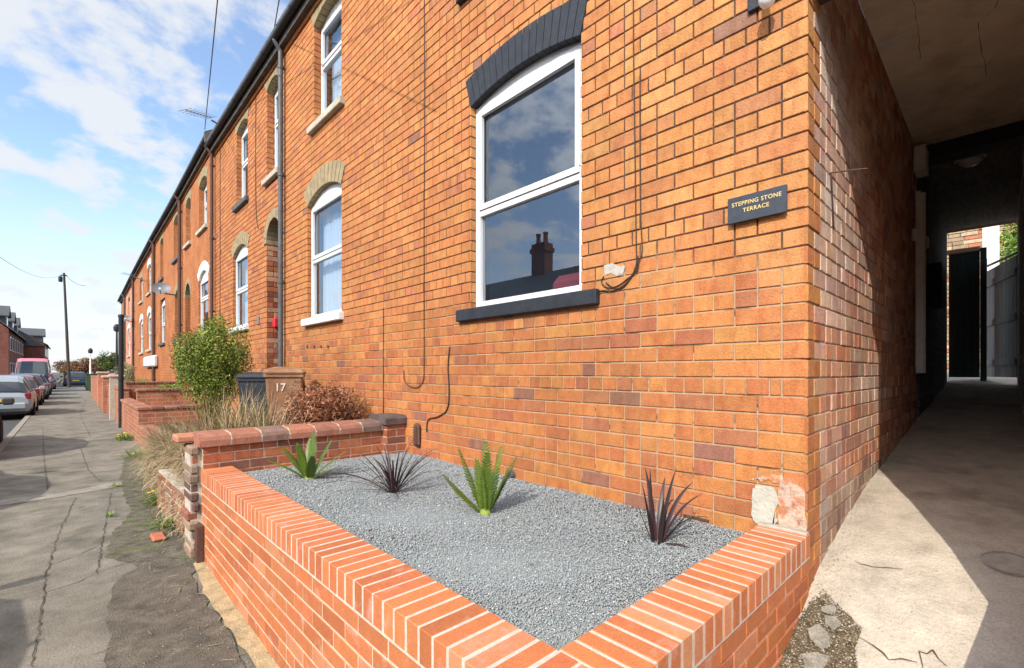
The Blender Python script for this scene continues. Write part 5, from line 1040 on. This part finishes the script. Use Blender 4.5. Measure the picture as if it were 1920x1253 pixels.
# ---------------------------------------------------------------- vehicles
def car(label,col,x,y,rot=0,kind='hatch',scale=1.0,plate=True,name='parked_car'):
    pm=mat('car_paint_'+name+str(round(col[0],3))+str(round(col[1],3)),col,.28,.02,3,spec=.6)
    o=thing(name,label,'van' if kind=='van' else 'car',(x,y,-.12),'vehicles parked along the kerb'); o.rotation_euler=(0,0,rot); o.scale=(scale,)*3; ORG[o.name]=Vector((0,0,0))
    # stations: y from rear (0) to front; belt z, half width, roof z, half roof width
    if kind=='van':
        Lc=5.2; st=[(0,.45,1.25,.90),(.06,.30,1.30,.94),(1.0,.28,1.32,.96),(2.5,.28,1.32,.96),(3.9,.28,1.30,.96),(4.5,.28,1.18,.93),(5.0,.32,.98,.86),(5.2,.42,.80,.78)]
        cab=[(.02,1.25,.90,1.28,.88),(.10,1.30,.93,2.55,.80),(.5,1.31,.94,2.66,.80),(3.2,1.31,.95,2.68,.80),(3.65,1.31,.94,2.45,.76),(4.45,1.22,.90,1.30,.86)]
    else:
        Lc=4.05; st=[(0,.42,.78,.74),(.07,.30,.92,.82),(.45,.22,.96,.85),(1.4,.20,.95,.86),(2.6,.20,.93,.86),(3.3,.22,.86,.83),(3.85,.28,.72,.76),(4.05,.40,.58,.66)]
        cab=[(.06,.93,.76,.96,.74),(.22,.95,.79,1.30,.62),(.42,.96,.80,1.44,.58),(1.2,.96,.81,1.50,.58),(2.0,.95,.81,1.44,.58),(2.75,.92,.80,.97,.70)]
    g=MB(); prof=[]
    for (yy,zb,zt,w) in st: prof.append([(0,zb),(w*.9,zb),(w,zb+.12),(w+.015,(zb+zt)/2),(w*.985,zt-.10),(w*.93,zt-.02),(w*.7,zt+.01),(0,zt+.025)])
    npf=len(prof[0])
    for i,(s_,p) in enumerate(zip(st,prof)):
        for (xx,zz_) in p: g.v.append((xx,s_[0],zz_))
        for (xx,zz_) in p: g.v.append((-xx,s_[0],zz_))
    n2=2*npf
    for i in range(len(st)-1):
        for side in (0,1):
            for j in range(npf-1):
                a=i*n2+side*npf+j; f=(a,a+1,a+1+n2,a+n2); g.face(f if side else f[::-1])
    for i in (0,len(st)-1):
        g.face(tuple(i*n2+j for j in range(npf))+tuple(i*n2+npf+j for j in range(npf-1,-1,-1)))
    g.build('body',pm,o,smooth=False)
    gl=MB(); cp=[]
    for (yy,zb,wb,zr,wr) in cab: cp.append([(wb,zb),(wb*.5+wr*.5+.02,(zb+zr)/2),(wr+.01,zr-.05),(wr*.8,zr),(0,zr+.015)])
    nc=5
    for (c_,p) in zip(cab,cp):
        for (xx,zz_) in p: gl.v.append((xx,c_[0],zz_))
        for (xx,zz_) in p: gl.v.append((-xx,c_[0],zz_))
    rf=MB(); rf.v=list(gl.v)
    for i in range(len(cab)-1):
        for side in (0,1):
            for j in range(nc-1):
                a=i*2*nc+side*nc+j; f=(a,a+1,a+1+2*nc,a+2*nc)
                if kind=='van': roofish=(j>=2 and i in (1,2,3)) or i in (0,1,2) or (i==3 and j==1 and False)
                else: roofish=(j>=2 and i in (1,2,3))
                (rf if roofish else gl).face(f)
    gl.build('windows',M_cglass,o); rf.build('roof',pm,o)
    # window pillars
    p_=MB()
    for i in ((2,3) if kind!='van' else (3,)):
        for s in (-1,1):
            q0=(s*(cab[i][2]+.004),cab[i][0],cab[i][1]); q1=(s*((cab[i][2]+cab[i][4])/2+.026),cab[i][0],(cab[i][1]+cab[i][3])/2); q2=(s*(cab[i][4]+.014),cab[i][0],cab[i][3]-.04); p_.tube([q0,q1,q2],.028,6)
    p_.build('pillars',pm,o)
    wy=(.72,3.22) if kind!='van' else (.95,4.25); wr_=.31 if kind!='van' else .35; ww=st[2][3]
    for yy in wy:
        for s in (-1,1):
            a=MB(); a.lathe([(wr_+.07,-.004),(wr_+.07,.004)],(s*(ww+.012),yy,wr_+.01),24,'x'); a.build('wheel_arch',M_tyre,o)
            a=MB(); a.lathe([(wr_*.6,-.09),(wr_*.93,-.09),(wr_,-.06),(wr_,.07),(wr_*.93,.1),(wr_*.62,.1)],(s*(ww-.06),yy,wr_),24,'x'); w_=a.build('wheel',M_tyre,o)
            a=MB(); a.lathe([(.02,0),(wr_*.60,.004),(wr_*.62,-.01)],(s*(ww+.035),yy,wr_),20,'x'); a.build('rim',M_rim,w_)
    # lamps
    for s in (-1,1):
        a=MB(); a.cbox(.66 if s>0 else -.82,.82 if s>0 else -.66,.0,.20,.70,.93 if kind!='van' else 1.2,.03); a.build('tail_light',M_lampred,o)
        a=MB(); yy=Lc; a.cbox(s*.62-.12,s*.62+.12,yy-.30,yy-.12,.62,.76,.03); a.build('headlight',M_glassl,o)
        a=MB(); my=2.55 if kind!='van' else 4.2; mz=1.02 if kind!='van' else 1.5; a.cbox(s*1.02-.09,s*1.02+.09,my-.05,my+.05,mz-.07,mz+.08,.03); a.tube([(s*.84,my,mz-.03),(s*.96,my,mz-.02)],.03,6); a.build('wing_mirror',pm,o)
    a=MB(); a.cbox(-.72,.72,-.06,.10,.36,.60,.05); a.build('rear_bumper',pm,o); a=MB(); a.cbox(-.68,.68,Lc-.14,Lc+.04,.30,.52,.05); a.build('front_bumper',pm if kind!='van' else M_tyre,o)
    if plate: a=MB(); a.cbox(-.26,.26,-.075,-.058,.62,.73,.004); a.build('number_plate',M_platey,o)
    if plate: a=MB(); a.cbox(-.26,.26,Lc+.041,Lc+.055,.36,.47,.004); a.build('number_plate',M_white,o)
    if kind!='van': a=MB(); a.cbox(-.55,.55,.06,.09,.0+.40,.44,.01); a.build('bumper_trim',M_tyre,o)
    return o
car('dark car cut off by the left edge of the picture, nearest of the parked row',(.05,.045,.045),-4.50,11.7)
car('silver hatchback with a yellow rear plate parked second along the kerb',(.27,.31,.33),-4.30,23.0)
car('reddish brown hatchback parked ahead of the silver one',(.17,.085,.08),-4.30,29.8)
car('dark grey car parked two places before the pink van',(.07,.07,.09),-4.27,36.0,scale=1.03)
car('dark purple car parked immediately before the pink van',(.06,.04,.05),-4.25,42.5)
car('pinkish red high-roofed van facing this way in the parked row',(.56,.17,.21),-4.45,54.5,math.pi,'van')
car('dark red car parked beyond the van',(.20,.05,.05),-4.2,57.0)
car('dark blue car standing at the far end by the telegraph pole',(.05,.07,.11),-1.9,68,0,scale=1.1)
car('bright red car glimpsed over the far garden wall',(.5,.03,.03),.9,58,0,scale=1.0)
car('grey car parked out of the picture, level with the dried grass',(.10,.10,.11),-5.0,7.0)
car('light grey car parked out of the picture beside the viewpoint',(.30,.30,.31),-5.0,1.9)
# ---------------------------------------------------------------- houses across the street
def rowhouse(x,y0,y1,ze,zr,label,m,front=1,chim=None,dorm=0,depth=7,group='houses across the street',rm=M_slate,rot=None):
    o=thing('brick_house',label,'house',(x,(y0+y1)/2,0),group); xb=x-depth*front; xm=(x+xb)/2
    g=MB(); g.prism([(x,y0,-.12),(xb,y0,-.12),(xb,y0,ze),(xm,y0,zr-.05),(x,y0,ze)],(0,y1-y0,0)); g.build('wall',m,o)
    g=MB(); e=.3*front
    g.prism([(x+e,y0-.1,ze-.15),(xm,y0-.1,zr),(xm,y0-.1,zr+.1),(x+e,y0-.1,ze-.04)],(0,y1-y0+.2,0)); g.prism([(xb-e,y0-.1,ze-.15),(xm,y0-.1,zr),(xm,y0-.1,zr+.1),(xb-e,y0-.1,ze-.04)],(0,y1-y0+.2,0)); rf=g.build('roof',rm,o)
    n_=max(2,int((y1-y0)/2.6))
    for k in range(n_):
        yc=y0+(y1-y0)*(k+.5)/n_
        for zz_ in ((1.0,2.4),(3.5,4.8)):
            if zz_[1]>ze-.2: continue
            f=MB(); xx=x+.01*front; f.box(min(xx,xx+.05*front),max(xx,xx+.05*front),yc-.55,yc+.55,*zz_); w_=f.build('window',M_white,o); f=MB(); xq=x+.063*front
            for a,b_ in ((-.48,-.03),(.03,.48)): f.quad((xq,yc+a,zz_[0]+.08),(xq,yc+b_,zz_[0]+.08),(xq,yc+b_,zz_[1]-.08),(xq,yc+a,zz_[1]-.08))
            f.build('pane',M_cglass,w_,fixn=False)
    if chim:
        for yc in chim:
            g=MB(); g.cbox(xm-.35,xm+.35,yc-.5,yc+.5,zr-.5,zr+1.7,.02); g.cbox(xm-.42,xm+.42,yc-.57,yc+.57,zr+1.2,zr+1.45,.02); c_=g.build('chimney',m,rf); g=MB()
            for k in (-.27,.27): g.lathe([(.15,0),(.12,.5),(.15,.52),(.15,.6)],(xm,yc+k,zr+1.7),12)
            g.build('chimney_pot',M_oldbrick,rf)
    for k in range(dorm):
        yc=y0+(y1-y0)*(k+.5)/dorm; xf=x-.35*front; zb=ze+.1; w=1.0; hh=1.35
        g=MB(); g.prism([(xf,yc-w,zb),(xf,yc+w,zb),(xf,yc+w,zb+hh),(xf,yc,zb+hh+.8),(xf,yc-w,zb+hh)],(-2.4*front,0,0)); d_=g.build('dormer',M_slate,o)
        g=MB(); g.prism([(xf+.25*front,yc-w-.2,zb+hh-.12),(xf+.25*front,yc,zb+hh+.86),(xf+.25*front,yc,zb+hh+.97),(xf+.25*front,yc-w-.2,zb+hh)],(-2.9*front,0,0)); g.prism([(xf+.25*front,yc+w+.2,zb+hh-.12),(xf+.25*front,yc,zb+hh+.86),(xf+.25*front,yc,zb+hh+.97),(xf+.25*front,yc+w+.2,zb+hh)],(-2.9*front,0,0)); g.build('dormer_roof',M_slate,d_)
        g=MB(); xq=xf+.012*front; g.box(min(xq,xq+.05*front),max(xq,xq+.05*front),yc-.6,yc+.6,zb+.2,zb+hh-.1); g.build('dormer_window',M_white,d_); g=MB(); xq=xf+.07*front; g.quad((xq,yc-.52,zb+.28),(xq,yc+.52,zb+.28),(xq,yc+.52,zb+hh-.18),(xq,yc-.52,zb+hh-.18)); g.build('dormer_pane',M_cglass,d_,fixn=False)
    return o
rowhouse(-12.8,-8,6,4.9,7.0,'brick house across the street, opposite the camera',M_redhouse); rowhouse(-12.8,6,14.6,4.9,7.0,'brick house across the street, left neighbour of the one with a chimney',M_redhouse); rowhouse(-12.8,14.6,24,4.9,6.9,'brick house with a tall chimney across the street, mirrored in the big window',M_redhouse,chim=(17.6,)); rowhouse(-12.8,24,40,4.9,7.0,'longest brick house across the street',M_redhouse,chim=(30,))
fh=rowhouse(-6.4,62,82,5.4,8.9,'far brick house with dark slate roof and pointed dormers at the left edge',M_redhouse,dorm=3,group='dormer houses at the far left'); fh2=rowhouse(-4.6,82.3,98,5.0,7.4,'lower far brick house with one dormer, right of the taller one',M_redhouse,dorm=1,group='dormer houses at the far left')
g=MB(); g.prism([(-4.58,82.25,4.75),(-11.62,82.25,4.75),(-8.1,82.25,7.4)],(0,-.12,0)); g.build('gable_cladding',M_slate,fh2)
# ---------------------------------------------------------------- far trees
def tree(px,pyt,d,w,label,cols,seed):
    b_=at_depth(px,700,d); t=at_depth(px,pyt,d); o=thing('tree',label,'tree',(b_[0],b_[1],-.1),'trees at the end of the street'); h=t[2]; V,Fc,cl=leafcloud((b_[0],b_[1],h*.62),(w,w,h*.42),2600,.16,cols,seed,30,.7); np_mesh('crown',V,Fc,M_leaf,o,cl)
    g=MB(); g.tube([(b_[0],b_[1],-.1),(b_[0]+.1,b_[1],h*.35),(b_[0],b_[1],h*.8)],[.2,.14,.04],8)
    for k in range(5): a=k*1.3; g.tube([(b_[0],b_[1],h*.35),(b_[0]+w*.6*math.cos(a),b_[1]+w*.6*math.sin(a),h*.75)],[.08,.02],5)
    g.build('trunk',M_bark,o)
rs=[(205,658,85,2.2,'green tree crown beside the far lamp column',[(.10,.12,.02),(.06,.09,.015)]),(216,662,90,2.4,'dark green tree just left of the terrace end',[(.08,.10,.02),(.05,.08,.015)]),(190,672,95,2.4,'red-brown tree over the green cabinet',[(.16,.05,.03),(.10,.04,.02)]),(176,668,100,2.6,'rust coloured tree behind the pale column',[(.22,.08,.03),(.12,.05,.02)]),(160,671,100,2.8,'brown tree between the pale column and the telegraph pole',[(.18,.08,.03),(.10,.05,.02)]),(143,674,105,2.8,'orange-brown tree right of the telegraph pole',[(.24,.10,.03),(.14,.06,.02)]),(120,676,110,3,'grey-brown tree left of the telegraph pole',[(.15,.10,.06),(.1,.07,.04)])]
for i,q in enumerate(rs): tree(*q,60+i)
b_=at_depth(1888,450,13.0)
o=thing('yard_tree','sunlit green tree over the yard wall seen through the passage','tree',(b_[0],b_[1],1.5)); V,Fc,cl=leafcloud((b_[0]+.2,b_[1]-.35,4.9),(.6,.60,1.3),5000,.055,[(.2,.32,.05),(.3,.4,.08),(.1,.2,.03)],91,40,.6); np_mesh('crown',V,Fc,M_leaf,o,cl); g=MB(); g.tube([(b_[0]+.2,b_[1]-.4,1.5),(b_[0]+.2,b_[1]-.35,3.5),(b_[0]+.2,b_[1]-.35,5.4)],[.14,.1,.04],8); g.build('trunk',M_bark,o)

# ---------------------------------------------------------------- loose grit and litter on the ground
def grit(name,label,pts,szr,cols,seed,zf,cat='grit'):
    rs=np.random.RandomState(seed); n=len(pts); P=np.array([(x,y,zf(x,y)) for x,y in pts]); sz=rs.uniform(szr[0],szr[1],n)**1.0
    V=base[None]*rs.uniform(.5,1.2,(n,6,1))*sz[:,None,None]; V=np.einsum('nij,nkj->nki',rotm(rs.uniform(0,6.28,(n,3))),V); V[:,:,2]*=.6; V[:,:,2]+=sz[:,None]*.35+.008; V+=P[:,None,:]
    Fq=(np.arange(n)[:,None,None]*6+tri[None]).reshape(-1,3); c=np.array(cols)[rs.randint(0,len(cols),n)]*rs.uniform(.7,1.2,(n,1))
    tag(np_mesh(name,V.reshape(-1,3),Fq,M_gravel,col=np.repeat(c,8,0),org=tuple(P[0])),label,cat,kind='stuff')
def inpoly(x,y,P):
    c=False; j=len(P)-1
    for i in range(len(P)):
        if (P[i][1]>y)!=(P[j][1]>y) and x<(P[j][0]-P[i][0])*(y-P[i][1])/(P[j][1]-P[i][1])+P[i][0]: c=not c
        j=i
    return c
rr=random.Random(77)
PD=[gdr(*p) for p in ((1490,1160),(1520,1120),(1545,1095),(1562,1115),(1592,1150),(1616,1180),(1604,1225),(1620,1290),(1430,1330),(1440,1253))]
pts=[]; xs_=[p[0] for p in PD]; ys_=[p[1] for p in PD]
while len(pts)<2600:
    x,y=rr.uniform(min(xs_),max(xs_)),rr.uniform(min(ys_),min(max(ys_),.64))
    if inpoly(x,y,PD): pts.append((x,y))
grit('loose_stones','small loose stones in the broken dirt patch beside the planter corner',pts,(.0015,.0065),[(.34,.29,.21),(.18,.13,.08),(.45,.42,.36),(.10,.08,.05)],5,dz)
pts=[]
for k in range(1500): x=rr.uniform(-1.3,2.6); y=.64-abs(rr.gauss(0,.06)); pts.append((x,max(y,.0)))
for k in range(700): pts.append((rr.uniform(-1.2,3),rr.uniform(-.1,.6)))
grit('driveway_grit','fine grit scattered over the driveway and along the side wall foot',pts,(.001,.0038),[(.30,.25,.18),(.20,.16,.11),(.5,.46,.38)],6,dz)
pts=[]
for k in range(3200):
    y=rr.uniform(.2,5.6); w=abs(rr.gauss(0,.22)); x=-1.84-w
    if x>-3.4: pts.append((x,y))
for k in range(900): pts.append((rr.uniform(-3.4,-1.85),rr.uniform(1,9)))
grit('pavement_grit','grit and crumbs on the pavement beside the planter wall',pts,(.0012,.0048),[(.24,.21,.16),(.38,.34,.27),(.12,.10,.07),(.35,.16,.09)],7,dz)
# fallen dry leaves and straw bits
V,Fc,C=[],[],[]
for k in range(170):
    x=-1.86-abs(rr.gauss(0,.22)); y=rr.uniform(2.2,9.5)
    if x<-3.3: continue
    a=rr.uniform(0,6.28); blade(V,Fc,C,(x,y,dz(x,y)+.012),(math.cos(a),math.sin(a)),rr.uniform(.02,.11),rr.uniform(.001,.006),.05,.1,rr.choice([(.45,.34,.2),(.3,.2,.1),(.25,.22,.1)]),4,.2)
o=MB(); o.v=V;o.f=Fc;o.c=C; tag(o.build('leaf_litter',M_leaf,None,org=(-2,5,0),fixn=False),'dry leaf and straw litter along the pavement edge','litter',kind='stuff')

# bits of dead leaf lying on the chippings
V,Fc,C=[],[],[]
for k in range(60):
    x=rr.uniform(-1.5,-.1); y=rr.uniform(.95,4.3); a=rr.uniform(0,6.28); blade(V,Fc,C,(x,y,GZ+.004),(math.cos(a),math.sin(a)),rr.uniform(.012,.04),rr.uniform(.0015,.005),.1,.2,rr.choice([(.25,.15,.07),(.15,.09,.05),(.35,.27,.15)]),4,.2)
o=MB(); o.v=V;o.f=Fc;o.c=C; tag(o.build('leaf_litter',M_leaf,None,org=(-1,2,.67),fixn=False),'tiny scraps of dead leaf on the grey chippings','litter',kind='stuff')
